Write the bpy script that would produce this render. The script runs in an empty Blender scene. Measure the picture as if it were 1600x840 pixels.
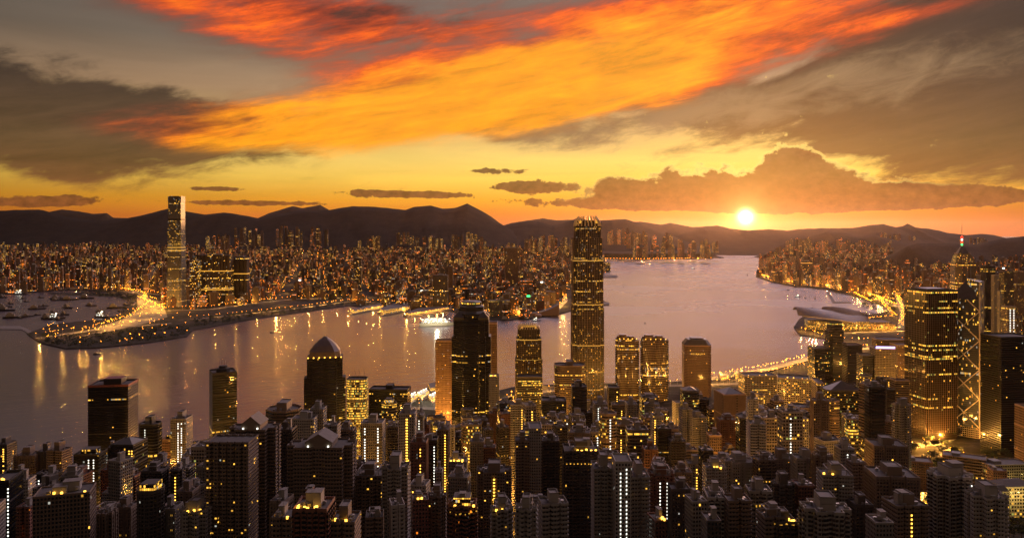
import bpy, math, random
import numpy as np
from mathutils import Vector
R = math.radians
sc = bpy.context.scene
col = sc.collection

# ------------------------------------------------------------------ camera
# the lookout stands 380 m above the harbour and looks level to the north
CAM_H, F, HZ = 380.0, 1200.0, 362.0
cam_d = bpy.data.cameras.new('camera'); cam = bpy.data.objects.new('camera', cam_d); col.objects.link(cam)
cam.location = (0, 0, CAM_H); cam.rotation_euler = (R(90), 0, 0)
cam_d.sensor_width = 36; cam_d.lens = 27.0; cam_d.shift_y = -(420 - HZ) / 1600.0
cam_d.clip_start = 1; cam_d.clip_end = 200000
sc.camera = cam
sc.render.resolution_x, sc.render.resolution_y = 1024, 537

def G(x, y, z=0.0):
    "ground point seen at photo pixel x, y"
    Y = (CAM_H - z) * F / (y - HZ)
    return ((x - 800) / F * Y, Y)
def WX(x, D): return (x - 800) / F * D
def WZ(y, D): return CAM_H - (y - HZ) / F * D
def PX(X, Y, Z): return (800 + X / Y * F, HZ + (CAM_H - Z) / Y * F)
def srgb(r, g, b, k=1.0):
    f = lambda c: (c / 255 / 12.92 if c / 255 <= .04045 else ((c / 255 + .055) / 1.055) ** 2.4) * k
    return (f(r), f(g), f(b), 1)

# ------------------------------------------------------------------ settings
sc.view_settings.view_transform = 'Standard'; sc.view_settings.look = 'None'
sc.view_settings.exposure = 0.0; sc.view_settings.gamma = 1
sc.view_settings.use_curve_mapping = False
cy = sc.cycles
cy.use_denoising = True
try: cy.denoiser = 'OPENIMAGEDENOISE'
except Exception: pass
cy.max_bounces = 5; cy.diffuse_bounces = 2; cy.glossy_bounces = 3; cy.transmission_bounces = 2
cy.volume_bounces = 0; cy.sample_clamp_indirect = 2.5; cy.use_light_tree = True
cy.caustics_reflective = False; cy.caustics_refractive = False

# ------------------------------------------------------------------ node helpers
class NB:
    def __init__(s, nt): s.nt = nt; nt.nodes.clear()
    def n(s, t, **kw):
        nd = s.nt.nodes.new(t)
        for k, v in kw.items(): setattr(nd, k, v)
        return nd
    def put(s, sock, v):
        if isinstance(v, X): s.nt.links.new(v.s, sock)
        elif hasattr(v, 'is_output') or isinstance(v, bpy.types.NodeSocket): s.nt.links.new(v, sock)
        else: sock.default_value = v
    def m(s, op, a, b=None, c=None, clamp=False):
        nd = s.n('ShaderNodeMath', operation=op, use_clamp=clamp)
        s.put(nd.inputs[0], a)
        if b is not None: s.put(nd.inputs[1], b)
        if c is not None: s.put(nd.inputs[2], c)
        return X(s, nd.outputs[0])
    def ss(s, v, lo, hi):
        nd = s.n('ShaderNodeMapRange', interpolation_type='SMOOTHSTEP')
        s.put(nd.inputs[0], v); s.put(nd.inputs[1], lo); s.put(nd.inputs[2], hi)
        return X(s, nd.outputs[0])
    def mix(s, f, a, b, mode='MIX'):
        nd = s.n('ShaderNodeMix', data_type='RGBA', blend_type=mode)
        s.put(nd.inputs[0], f); s.put(nd.inputs[6], a); s.put(nd.inputs[7], b)
        return nd.outputs[2]
    def xyz(s, a, b, c=0.0):
        nd = s.n('ShaderNodeCombineXYZ')
        s.put(nd.inputs[0], a); s.put(nd.inputs[1], b); s.put(nd.inputs[2], c); return nd.outputs[0]
    def noise(s, vec, scale=1, detail=4, rough=.5, dist=0.0, lac=2.0, color=False):
        nd = s.n('ShaderNodeTexNoise'); s.put(nd.inputs['Vector'], vec)
        nd.inputs['Scale'].default_value = scale; nd.inputs['Detail'].default_value = detail
        nd.inputs['Roughness'].default_value = rough; nd.inputs['Distortion'].default_value = dist
        nd.inputs['Lacunarity'].default_value = lac
        return nd.outputs['Color'] if color else X(s, nd.outputs['Fac'])
    def white(s, vec):
        nd = s.n('ShaderNodeTexWhiteNoise', noise_dimensions='3D'); s.put(nd.inputs['Vector'], vec)
        return X(s, nd.outputs['Value'])
    def ramp(s, f, stops, interp='LINEAR'):
        nd = s.n('ShaderNodeValToRGB'); cr = nd.color_ramp; cr.interpolation = interp
        s.put(nd.inputs[0], f)
        cr.elements[0].position = stops[0][0]; cr.elements[0].color = stops[0][1]
        cr.elements[1].position = stops[-1][0]; cr.elements[1].color = stops[-1][1]
        for p, c in stops[1:-1]:
            e = cr.elements.new(p); e.color = c
        return nd.outputs[0]
    def scale(s, c, f):
        nd = s.n('ShaderNodeVectorMath', operation='SCALE'); s.put(nd.inputs[0], c); s.put(nd.inputs[3], f)
        return nd.outputs[0]
    def add(s, a, b):
        nd = s.n('ShaderNodeVectorMath', operation='ADD'); s.put(nd.inputs[0], a); s.put(nd.inputs[1], b)
        return nd.outputs[0]
    def link(s, a, b): s.nt.links.new(a.s if isinstance(a, X) else a, b)
class X:
    def __init__(s, b, sock): s.b = b; s.s = sock
    def __add__(s, o): return s.b.m('ADD', s, o)
    __radd__ = __add__
    def __sub__(s, o): return s.b.m('SUBTRACT', s, o)
    def __rsub__(s, o): return s.b.m('SUBTRACT', o, s)
    def __mul__(s, o): return s.b.m('MULTIPLY', s, o)
    __rmul__ = __mul__
    def __truediv__(s, o): return s.b.m('DIVIDE', s, o)
    def __lt__(s, o): return s.b.m('LESS_THAN', s, o)
    def __gt__(s, o): return s.b.m('GREATER_THAN', s, o)

# ------------------------------------------------------------------ sky
SUN_AZ, SUN_EL = math.degrees(math.atan(365 / 1200)), 1.05
world = bpy.data.worlds.new('World'); sc.world = world; world.use_nodes = True
def AE(px, py):
    dx, dz = (px - 800) / F, (HZ - py) / F
    return math.degrees(math.atan(dx)), math.degrees(math.atan(dz / math.hypot(1, dx)))
def build_sky():
    b = NB(world.node_tree)
    tc = b.n('ShaderNodeTexCoord')
    nrm = b.n('ShaderNodeVectorMath', operation='NORMALIZE'); b.link(tc.outputs['Generated'], nrm.inputs[0])
    sp = b.n('ShaderNodeSeparateXYZ'); b.link(nrm.outputs[0], sp.inputs[0])
    x, y, z = (X(b, sp.outputs[i]) for i in range(3))
    D2 = 180 / math.pi
    az = b.m('ARCTAN2', x, y) * D2
    el = b.m('ARCSINE', z) * D2
    P = b.xyz(az, el)                                   # degrees of azimuth and elevation
    # angle from the sun
    sd = (math.sin(R(SUN_AZ)) * math.cos(R(SUN_EL)), math.cos(R(SUN_AZ)) * math.cos(R(SUN_EL)), math.sin(R(SUN_EL)))
    dt = b.n('ShaderNodeVectorMath', operation='DOT_PRODUCT'); b.link(nrm.outputs[0], dt.inputs[0]); dt.inputs[1].default_value = sd
    ang = b.m('ARCCOSINE', b.m('MINIMUM', X(b, dt.outputs['Value']), 0.9999999)) * D2
    # clear sky by elevation
    t = b.m('MULTIPLY_ADD', el, 1 / 60.0, 2 / 60.0, clamp=True)
    def E(px_y): return (math.degrees(math.atan((HZ - px_y) / F)) + 2) / 60
    clear = b.ramp(t, [(0.0, srgb(214, 108, 62)), (E(362), srgb(224, 112, 48)), (E(338), srgb(240, 132, 38)), (E(312), srgb(255, 174, 46)),
                       (E(280), (1.08, .66, .10, 1)), (E(248), (1.0, .68, .16, 1)), (E(205), srgb(226, 184, 112)), (E(150), srgb(188, 150, 112)),
                       (E(80), srgb(140, 122, 104)), (E(0), srgb(122, 110, 102)), (27 / 60., srgb(236, 190, 200)), (.72, srgb(190, 160, 190)), (1.0, srgb(110, 104, 140))])
    left = b.ss(az, -60.0, 4.0)
    right = b.ss(az, 48.0, 20.0)
    clear = b.scale(clear, (left * .74 + .24) * (right * .5 + .5))
    c_up = b.ss(el, 17.2, 23.0) * b.ss(el, 42.0, 27.0) * b.ss(az, -12.0, 16.0) * b.ss(az, 75.0, 50.0)
    clear = b.add(clear, b.scale((1.0, .74, .84), c_up * 5.4))  # pink band above the view, added so the water reflects brighter
    # gentle banding of thin veils in the gold
    veil = b.noise(b.xyz(az * .05, el * .55), 1.0, 5, .55, .6)
    clear = b.scale(clear, veil * .5 + .76)
    # warped cloud coordinates, streaks rise to the right
    ca, sa = math.cos(R(11)), math.sin(R(11))
    s_ = az * ca + el * sa; t_ = el * ca - az * sa
    q = b.xyz(s_ * .085, t_ * .27)
    warp = b.noise(q, 1.1, 3, .5, 0, color=True)
    qw = b.add(q, b.scale(b.add(warp, (-.5, -.5, -.5)), .3))
    n1 = b.noise(qw, 1.15, 10, .66, .25)
    n2 = b.noise(b.add(qw, (7.3, 2.1, 4.0)), 2.6, 9, .68, .5)
    n3 = b.noise(b.xyz(s_ * .10, t_ * .62, 3.0), 1.5, 9, .68, .3)
    Pw = b.add(P, b.scale(b.add(warp, (-.5, -.5, -.5)), 2.2))
    def blobs(lst, vec):
        acc = None
        for (px, py, rx, ry, rot, w) in lst:
            a, e = AE(px, py)
            mp = b.n('ShaderNodeMapping', vector_type='TEXTURE')
            b.put(mp.inputs[0], vec)
            mp.inputs['Location'].default_value = (a, e, 0); mp.inputs['Rotation'].default_value = (0, 0, R(rot))
            k = 1 / 21.0 * 1.75
            mp.inputs['Scale'].default_value = (rx * k, ry * k, 1)
            g = b.n('ShaderNodeTexGradient', gradient_type='SPHERICAL'); b.link(mp.outputs[0], g.inputs[0])
            g2 = b.ss(X(b, g.outputs['Fac']), 0.0, 1.0)
            acc = g2 * w if acc is None else b.m('MULTIPLY_ADD', g2, w, acc)
        return acc
    # grey brown high cloud
    dark = blobs([(90, 190, 210, 62, -6, 1.0), (285, 195, 160, 42, -4, .95), (40, 240, 150, 34, -4, .9), (0, 140, 160, 40, 0, .5), (410, 188, 120, 20, 0, .6),
                  (430, 12, 260, 34, -8, .55), (640, 30, 160, 26, -4, .5), (1340, 172, 240, 46, 4, 1.25), (1150, 150, 150, 34, 8, .55),
                  (1580, 120, 200, 110, 0, 1.3), (1480, 30, 260, 70, 4, 1.15), (840, 205, 130, 24, 0, .75), (985, 190, 200, 36, 0, .55),
                  (1560, 215, 200, 60, 0, .8), (760, 210, 80, 14, 0, .4), (1240, 120, 120, 25, 0, .5), (820, 150, 120, 30, 0, .3)], Pw)
    dm = b.ss(dark * .95 + (n1 - .5) * 2.3 * b.ss(dark, 0.0, .3) + (n2 - .5) * 1.5, .10, .86)
    dcol = b.ramp(b.m('MULTIPLY_ADD', el, 1 / 20.0, 0, clamp=True), [(0.0, srgb(140, 84, 44)), (.3, srgb(92, 64, 42)), (.55, srgb(52, 41, 35)), (1.0, srgb(50, 34, 32))])
    dcol = b.scale(dcol, n3 * 1.6 + n2 * .5 - .18)
    c = b.mix(dm * .93, clear, dcol)
    # pale broken cloud on the right of the middle sky
    pale = blobs([(1000, 165, 330, 60, 6, .8), (1350, 130, 260, 40, 6, .7), (900, 220, 260, 40, 0, .5), (330, 80, 300, 60, -6, .3), (520, 150, 200, 40, 0, .5)], Pw)
    pm = b.ss(pale + (n2 - .5) * 1.6, .3, 1.2)
    c = b.mix(pm * .36, c, srgb(206, 168, 122))
    # the burning bank that sweeps up to the right
    fire = blobs([(690, 158, 330, 46, 7, 1.15), (500, 196, 250, 26, 2, .8), (330, 205, 130, 16, 0, .35), (880, 105, 300, 70, 12, .9), (1060, 60, 280, 70, 10, .75),
                  (1200, 12, 230, 44, 8, .7), (610, 85, 280, 55, -12, .42), (420, 62, 300, 36, -13, .36), (760, 26, 400, 50, 0, .42), (1330, 48, 180, 26, 8, .26),
                  (1060, 128, 300, 18, 11, .75), (300, 20, 200, 24, -8, .3), (1420, 20, 160, 22, 5, .14)], Pw)
    fs = 1.0 - b.m('EXPONENT', fire * -1.25)                # 0..1 body of the bank
    fi = fs + (n1 - .5) * .95 * b.ss(fs, 0.0, .35) + (n3 - .5) * .85 * b.ss(fs, .0, .5) - .08
    gold = blobs([(700, 172, 320, 60, 7, 1.2), (860, 112, 200, 50, 14, .7), (1030, 60, 200, 36, 12, .4), (520, 204, 230, 34, 2, .9), (900, 150, 200, 36, 12, .5)], Pw)
    fcol = b.ramp(b.m('MULTIPLY', fi, 1.0, clamp=True), [(0.0, srgb(96, 62, 50)), (.22, srgb(122, 58, 40)), (.42, srgb(176, 62, 28)), (.6, srgb(226, 84, 16)), (.8, srgb(248, 116, 12)), (1.0, srgb(255, 150, 16))])
    fcol = b.mix(b.ss(gold + (n3 - .5) * .9 + (n1 - .5) * .5, .10, .9), fcol, srgb(255, 158, 16))
    fcol = b.scale(fcol, (n2 * .5 + .75) * (n3 * 1.7 + .2))
    fm = b.ss(fi, -.10, .74)
    c = b.mix(fm * .97, c, fcol)
    # low cumulus with crisp heads
    bn = b.noise(b.xyz(az * .42, el * .6, 9.0), 1.0, 7, .55, .1)
    bn2 = b.noise(b.xyz(az * .95, el * 1.35, 2.0), 1.0, 8, .62, .2)
    cum = blobs([(1238, 262, 34, 38, 0, 1.0), (1222, 285, 60, 34, 0, .8), (1285, 290, 60, 32, 0, .9), (1335, 304, 70, 20, 0, .8), (1400, 308, 80, 13, 0, .8), (1470, 303, 80, 16, 0, .8), (1555, 309, 90, 9, 0, .7),
                 (1098, 288, 40, 28, 0, .8), (1045, 272, 20, 14, 0, .5), (1130, 304, 70, 20, 0, .8), (1020, 300, 70, 22, 0, .8), (965, 290, 28, 18, 0, .55), (1190, 305, 60, 26, 0, .8), (840, 293, 62, 10, 0, .85), (800, 290, 30, 6, 0, .5), (880, 316, 130, 8, 0, .5), (960, 305, 50, 18, 0, .6), (1240, 318, 180, 11, 0, .85), (1060, 320, 140, 8, 0, .6),
                 (90, 313, 60, 8, 0, .8), (20, 318, 45, 5, 0, .6), (640, 304, 90, 6, 0, .8), (575, 299, 40, 4, 0, .5), (340, 295, 40, 4, 0, .7), (385, 317, 120, 4, 0, .75), (770, 267, 50, 6, 0, .6)], P)
    cv = cum + (bn - .5) * .8 + (bn2 - .5) * 1.25
    cm = b.ss(cv, .30, .46) * b.ss(cum, .02, .15)
    ccol = b.mix(b.ss(el + (bn2 - .5) * 1.5, 1.6, 4.6), srgb(140, 80, 40), srgb(108, 72, 46))
    ccol = b.scale(ccol, b.noise(b.xyz(az * 1.1, el * 1.6 + .35, 6.0), 1.0, 8, .66) * 2.6 - .55)
    glowc = b.m('EXPONENT', ang * -.34)
    ccol = b.mix(glowc * .3, ccol, srgb(250, 150, 50))
    c = b.mix(cm * .9, c, ccol)
    rim = b.ss(cv, .24, .36) * b.ss(cv, .60, .44) * b.ss(ang, 16.0, 3.0) * b.ss(el, 1.6, 2.6)
    c = b.mix(rim * .8, c, srgb(255, 222, 120))
    # light round the sun
    g1 = b.m('EXPONENT', ang * -1.15); g2 = b.m('EXPONENT', ang * -.30)
    c = b.add(c, b.scale((1.0, .62, .16), g1 * 2.4 * (1.0 - cm * .5)))
    c = b.add(c, b.scale((.75, .36, .07), g2 * .36 * (1.0 - cm * .85)))
    c = b.add(c, b.scale((1.0, .84, .42), b.m('EXPONENT', ang * ang * -5.5) * 6 + b.ss(ang, .45, .22) * 20))
    # physical sky underneath
    sk = b.n('ShaderNodeTexSky', sky_type='NISHITA'); sk.sun_disc = False
    sk.sun_elevation = R(SUN_EL); sk.sun_rotation = R(SUN_AZ); sk.altitude = 380; sk.dust_density = 4
    # behind the lookout the sky is still dim before dawn
    back = b.ss(b.m('ABSOLUTE', az), 60.0, 130.0) 
    c = b.mix(back * b.ss(el, 75.0, 30.0), c, srgb(BACK[0], BACK[1], BACK[2]))
    bg1 = b.n('ShaderNodeBackground'); b.link(c, bg1.inputs[0]); bg1.inputs[1].default_value = SKY_K
    bg2 = b.n('ShaderNodeBackground'); b.link(sk.outputs[0], bg2.inputs[0]); bg2.inputs[1].default_value = .012
    ad = b.n('ShaderNodeAddShader'); b.link(bg1.outputs[0], ad.inputs[0]); b.link(bg2.outputs[0], ad.inputs[1])
    out = b.n('ShaderNodeOutputWorld'); b.link(ad.outputs[0], out.inputs[0])
LAMPK = .52
BACK = (98, 78, 60); SKY_K = 1.0
build_sky()
world.cycles.sampling_method = 'MANUAL'; world.cycles.sample_map_resolution = 512

sl = bpy.data.lights.new('sun', 'SUN'); sun = bpy.data.objects.new('sun', sl); col.objects.link(sun)
sl.energy = 2.4; sl.angle = R(.5); sl.color = (1.0, .45, .16)
sdir = Vector((math.sin(R(SUN_AZ)) * math.cos(R(SUN_EL)), math.cos(R(SUN_AZ)) * math.cos(R(SUN_EL)), math.sin(R(SUN_EL))))
sun.rotation_euler = sdir.to_track_quat('Z', 'Y').to_euler()

# ------------------------------------------------------------------ object helpers
def tag(o, label=None, cat=None, group=None, kind=None):
    if label: o['label'] = label
    if cat: o['category'] = cat
    if group: o['group'] = group
    if kind: o['kind'] = kind
    return o
def empty(name, loc, rz=0.0):
    o = bpy.data.objects.new(name, None); col.objects.link(o); o.location = loc; o.rotation_euler = (0, 0, rz); o.empty_display_size = 5
    return o
class MB:
    "collects faces with metre UVs, material slots and a seed, then links them as one mesh"
    def __init__(s, seed=0.0): s.V = []; s.F = []; s.U = []; s.M = []; s.S = []; s.seed = seed
    def face(s, pts, uvs, mi=0):
        n = len(s.V); s.V += pts; s.F.append(tuple(range(n, n + len(pts)))); s.U += uvs; s.M.append(mi); s.S.append(s.seed)
    def loft(s, p0, z0, p1, z1, mi=0, u0=0.0):
        u = u0; n = len(p0)
        for i in range(n):
            a, b2 = p0[i], p0[(i + 1) % n]; c, d = p1[(i + 1) % n], p1[i]
            L = math.hypot(b2[0] - a[0], b2[1] - a[1])
            s.face([(a[0], a[1], z0), (b2[0], b2[1], z0), (c[0], c[1], z1), (d[0], d[1], z1)], [(u, z0), (u + L, z0), (u + L, z1), (u, z1)], mi)
            u += L
    def cap(s, p, z, mi=0, flip=False):
        q = [(a[0], a[1], z) for a in p]
        if flip: q = q[::-1]
        s.face(q, [(a[0], a[1]) for a in q], mi)
    def prism(s, p, z0, z1, mi=0, cm=None, bottom=False):
        s.loft(p, z0, p, z1, mi); s.cap(p, z1, mi if cm is None else cm)
        if bottom: s.cap(p, z0, mi, True)
    def box(s, x0, x1, y0, y1, z0, z1, mi=0, cm=None, bottom=False):
        s.prism([(x0, y0), (x1, y0), (x1, y1), (x0, y1)], z0, z1, mi, cm, bottom)
    def cone(s, p, z0, z1, mi=0, c=(0, 0)):
        n = len(p)
        for i in range(n):
            a, b2 = p[i], p[(i + 1) % n]
            s.face([(a[0], a[1], z0), (b2[0], b2[1], z0), (c[0], c[1], z1)], [(0, 0), (1, 0), (.5, 1)], mi)
    def bar(s, a, b2, r, mi=0, n=4):
        a, b2 = Vector(a), Vector(b2); d = b2 - a
        if d.length < 1e-6: return
        d.normalize(); h = Vector((0, 0, 1)) if abs(d.z) < .9 else Vector((1, 0, 0))
        u = d.cross(h).normalized(); v = d.cross(u)
        ring = lambda c: [tuple(c + (u * math.cos(t) + v * math.sin(t)) * r) for t in [2 * math.pi * (k + .5) / n for k in range(n)]]
        A, B = ring(a), ring(b2); L = (b2 - a).length
        for i in range(n):
            j = (i + 1) % n
            s.face([A[j], A[i], B[i], B[j]], [(0, 0), (1, 0), (1, L), (0, L)], mi)
        s.face(A, [(0, 0)] * n, mi); s.face(B[::-1], [(0, 0)] * n, mi)
    def build(s, name, mats, parent=None, smooth=False):
        me = bpy.data.meshes.new(name); me.from_pydata(s.V, [], s.F)
        uv = me.uv_layers.new(name='UVMap'); uv.data.foreach_set('uv', np.array(s.U, dtype=np.float32).ravel())
        me.polygons.foreach_set('material_index', np.array(s.M, dtype=np.int32))
        at = me.attributes.new('seed', 'FLOAT', 'FACE'); at.data.foreach_set('value', np.array(s.S, dtype=np.float32))
        if smooth: me.polygons.foreach_set('use_smooth', [True] * len(s.F))
        for m_ in (mats if isinstance(mats, (list, tuple)) else [mats]): me.materials.append(m_)
        me.update()
        o = bpy.data.objects.new(name, me); col.objects.link(o)
        if parent is not None: o.parent = parent
        return o
def rect(w, d, cx=0.0, cy_=0.0): return [(cx - w / 2, cy_ - d / 2), (cx + w / 2, cy_ - d / 2), (cx + w / 2, cy_ + d / 2), (cx - w / 2, cy_ + d / 2)]
def scalep(p, k, ky=None):
    ky = k if ky is None else ky
    return [(a * k, b2 * ky) for a, b2 in p]
def insetp(p, d):
    "move every edge of a counter-clockwise polygon inwards by d"
    n = len(p); out = []
    for i in range(n):
        a, b2, c = Vector(p[i - 1]), Vector(p[i]), Vector(p[(i + 1) % n])
        e1 = (b2 - a).normalized(); e2 = (c - b2).normalized()
        n1 = Vector((-e1.y, e1.x)); n2 = Vector((-e2.y, e2.x)); k = 1 + n1.dot(n2)
        m_ = (n1 + n2) / k if k > .1 else n1
        out.append((b2.x + m_.x * d, b2.y + m_.y * d))
    return out
def ngon(n, r, ry=None, ph=0.0):
    ry = r if ry is None else ry
    return [(math.cos(2 * math.pi * (i + ph) / n) * r, math.sin(2 * math.pi * (i + ph) / n) * ry) for i in range(n)]
def chamfer(w, d, c):
    a, b2 = w / 2, d / 2
    return [(-a + c, -b2), (a - c, -b2), (a, -b2 + c), (a, b2 - c), (a - c, b2), (-a + c, b2), (-a, b2 - c), (-a, -b2 + c)]
def notched(w, d, c):
    a, b2 = w / 2, d / 2
    return [(-a + c, -b2), (a - c, -b2), (a - c, -b2 + c), (a, -b2 + c), (a, b2 - c), (a - c, b2 - c), (a - c, b2), (-a + c, b2), (-a + c, b2 - c), (-a, b2 - c), (-a, -b2 + c), (-a + c, -b2 + c)]
def comb(w, d, n, g, k):
    "slab plan whose long sides carry n bays parted by grooves g wide and k deep"
    a, b2 = w / 2, d / 2; pts = []; bw = (w - g * (n - 1)) / n; x = -a
    for i in range(n):
        pts += [(x, -b2), (x + bw, -b2)]; x += bw
        if i < n - 1: pts += [(x, -b2 + k), (x + g, -b2 + k)]; x += g
    x = a
    for i in range(n):
        pts += [(x, b2), (x - bw, b2)]; x -= bw
        if i < n - 1: pts += [(x, b2 - k), (x - g, b2 - k)]; x -= g
    return pts
def cross(w, d, c, k):
    "cruciform plan, arms notched in the middle"
    a, b2 = w / 2, d / 2; q = c
    h = k
    def arm(p0, p1, nrm):  # small notch in the middle of an outer edge
        mx, my = (p0[0] + p1[0]) / 2, (p0[1] + p1[1]) / 2
        ex, ey = p1[0] - p0[0], p1[1] - p0[1]; L = math.hypot(ex, ey); ex /= L; ey /= L
        s_ = L * .12
        return [p0, (mx - ex * s_, my - ey * s_), (mx - ex * s_ - nrm[0] * h, my - ey * s_ - nrm[1] * h), (mx + ex * s_ - nrm[0] * h, my + ey * s_ - nrm[1] * h), (mx + ex * s_, my + ey * s_), p1]
    pts = []
    pts += arm((-a + q, -b2), (a - q, -b2), (0, -1)); pts += [(a - q, -b2 + q)]
    pts += arm((a, -b2 + q), (a, b2 - q), (1, 0)); pts += [(a - q, b2 - q)]
    pts += arm((a - q, b2), (-a + q, b2), (0, 1)); pts += [(-a + q, b2 - q)]
    pts += arm((-a, b2 - q), (-a, -b2 + q), (-1, 0)); pts += [(-a + q, -b2 + q)]
    return pts

# ------------------------------------------------------------------ materials
def mat(name): m_ = bpy.data.materials.new(name); m_.use_nodes = True; return m_, NB(m_.node_tree)
def simple(name, c, rough=.8, metal=0.0, emit=None, es=0.0, vary=.25, scale=.15):
    m_, b = mat(name); g = b.n('ShaderNodeNewGeometry')
    n = b.noise(g.outputs['Position'], scale, 4, .6)
    p = b.n('ShaderNodeBsdfPrincipled'); o = b.n('ShaderNodeOutputMaterial')
    b.link(b.scale(c[:3], n * (vary * 2) + (1 - vary)), p.inputs['Base Color'])
    p.inputs['Roughness'].default_value = rough; p.inputs['Metallic'].default_value = metal
    if emit:
        p.inputs['Emission Color'].default_value = emit if len(emit) == 4 else (*emit, 1); p.inputs['Emission Strength'].default_value = es
        m_.cycles.emission_sampling = 'NONE'
    b.link(p.outputs[0], o.inputs[0]); return m_
def facade(name, wall, glass, bay, flr, au, av, p, q, warm, cool, es, wr=.75, gr=.12, roof=(.075, .068, .062, 1), coolp=.2, spread=.7):
    """wall with a grid of windows: bay x flr metres a cell, au/av the opening's half size; p the share of rooms lit,
    q the share of floors lit nearly through. Lit rooms give off light."""
    m_, b = mat(name)
    uv = b.n('ShaderNodeUVMap'); uv.uv_map = 'UVMap'
    s3 = b.n('ShaderNodeSeparateXYZ'); b.link(uv.outputs[0], s3.inputs[0]); u, v = X(b, s3.outputs[0]), X(b, s3.outputs[1])
    at = b.n('ShaderNodeAttribute', attribute_name='seed', attribute_type='GEOMETRY'); seed = X(b, at.outputs['Fac'])
    cu = b.m('FLOOR', u / bay); cv = b.m('FLOOR', v / flr); fu = b.m('FRACT', u / bay); fv = b.m('FRACT', v / flr)
    win = (b.m('ABSOLUTE', fu - .5) < au) * (b.m('ABSOLUTE', fv - .5) < av)
    g = b.n('ShaderNodeNewGeometry'); gs = b.n('ShaderNodeSeparateXYZ'); b.link(g.outputs['Normal'], gs.inputs[0])
    side = b.m('ABSOLUTE', X(b, gs.outputs[2])) < .45
    win = win * side
    r0 = b.white(b.xyz(seed, 3.1, 7.7))
    r1 = b.white(b.xyz(cu, cv, seed)); r2 = b.white(b.xyz(cv, seed, 11.0)); r3 = b.white(b.xyz(cu, cv, seed + 31.0))
    # rooms along one floor are lit in runs
    run = b.white(b.xyz(b.m('FLOOR', cu / 5.0), cv, seed + 5.0))
    lp = b.m('MULTIPLY_ADD', r0 * r0 * r0, spread * p * 4, p * (1 - spread))
    lp = lp + (r2 < q) * (run < .75) * .75
    lit = (r1 < lp) * win
    ecol = b.mix(b.m('LESS_THAN', r3, coolp), warm, cool)
    pb = b.n('ShaderNodeBsdfPrincipled'); o = b.n('ShaderNodeOutputMaterial')
    nz = b.noise(g.outputs['Position'], .12, 5, .65)
    st = b.noise(b.xyz(u * .6, v * .03, seed), 1.0, 3, .6)
    wc = b.scale(wall[:3], (r0 * .7 + .6) * (nz * .5 + .5) * (st * .5 + .8))
    wc = b.mix(side, b.scale(roof[:3], nz * .9 + .5), wc)
    b.link(b.mix(win, wc, glass), pb.inputs['Base Color'])
    b.put(pb.inputs['Roughness'], b.m('MULTIPLY_ADD', win, gr - wr, wr))
    b.link(ecol, pb.inputs['Emission Color'])
    b.put(pb.inputs['Emission Strength'], lit * (r3 * r3 * 1.5 + .3) * es)
    b.link(pb.outputs[0], o.inputs[0]); m_.cycles.emission_sampling = 'NONE'
    return m_
YEL = srgb(255, 186, 66); ORG = srgb(255, 132, 30); WHT = srgb(240, 240, 225); GRN = srgb(226, 232, 120); DGL = (.012, .013, .016, 1)
M = {}
M['apt_brown'] = facade('brown_tower_render', (.20, .14, .10), DGL, 2.4, 3.0, .30, .30, .012, .0, YEL, WHT, 1.6)
M['apt_grey'] = facade('grey_tower_render', (.30, .27, .23), DGL, 2.2, 3.0, .28, .28, .014, .0, YEL, WHT, 1.6)
M['apt_pale'] = facade('pale_tower_render', (.42, .38, .33), DGL, 2.3, 3.0, .27, .27, .014, .0, YEL, WHT, 1.6)
M['apt_red'] = facade('red_brown_tile', (.22, .09, .06), DGL, 2.4, 3.0, .28, .28, .014, .0, ORG, WHT, 1.6)
M['apt_dark'] = facade('dark_tower_render', (.09, .075, .065), DGL, 2.4, 3.0, .30, .30, .012, .0, YEL, WHT, 1.6)
M['off_dark'] = facade('dark_glass_office', (.03, .027, .025), DGL, 1.6, 3.8, .44, .30, .03, .05, YEL, GRN, 1.4, .4, .08)
M['off_black'] = facade('black_glass_office', (.012, .011, .012), DGL, 1.8, 3.8, .46, .26, .010, .025, YEL, WHT, 1.3, .3, .06)
M['off_band'] = facade('banded_office', (.30, .20, .13), DGL, 2.2, 3.8, .46, .26, .05, .07, YEL, GRN, 1.4, .6, .1)
M['off_grid'] = facade('gridded_office', (.42, .34, .26), DGL, 3.0, 3.7, .34, .28, .08, .07, YEL, GRN, 1.4, .6, .1)
M['off_tan'] = facade('tan_gridded_tower', (.34, .20, .12), DGL, 2.6, 3.6, .26, .26, .03, .015, YEL, WHT, 1.3, .6, .1)
M['off_tanblank'] = facade('plain_tan_cladding', (.34, .20, .12), DGL, 40.0, 3.8, .02, .3, .0, .0, YEL, WHT, 1.0)
M['off_lit'] = facade('brightly_lit_office', (.16, .13, .10), DGL, 1.8, 3.8, .44, .26, .20, .22, YEL, GRN, 1.5, .5, .1)
M['tower_ifc'] = facade('harbour_tower_curtain_wall', (.13, .085, .055), (.02, .016, .014, 1), 1.5, 3.9, .32, .26, .08, .13, YEL, WHT, 1.3, .35, .1, spread=.1)
M['tower_icc'] = facade('silver_glass_curtain_wall', (.16, .15, .14), (.06, .06, .062, 1), 4.5, 4.2, .42, .22, .05, .10, YEL, WHT, 1.6, .5, .42, spread=.1)
FAR = []
for i, (w_, p_, e_) in enumerate([((.20, .11, .06), .04, 4.2), ((.34, .20, .11), .04, 3.2), ((.44, .28, .16), .045, 3.0), ((.10, .065, .045), .04, 3.4), ((.26, .11, .06), .04, 3.4), ((.28, .20, .14), .05, 3.4)]):
    FAR.append(facade('far_block_wall_%s' % 'abcdef'[i], w_, DGL, 4.4, 4.2, .30, .30, p_, .04, (YEL if i % 2 else ORG), WHT, e_, .8, .25, coolp=.25, spread=.95))
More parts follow.
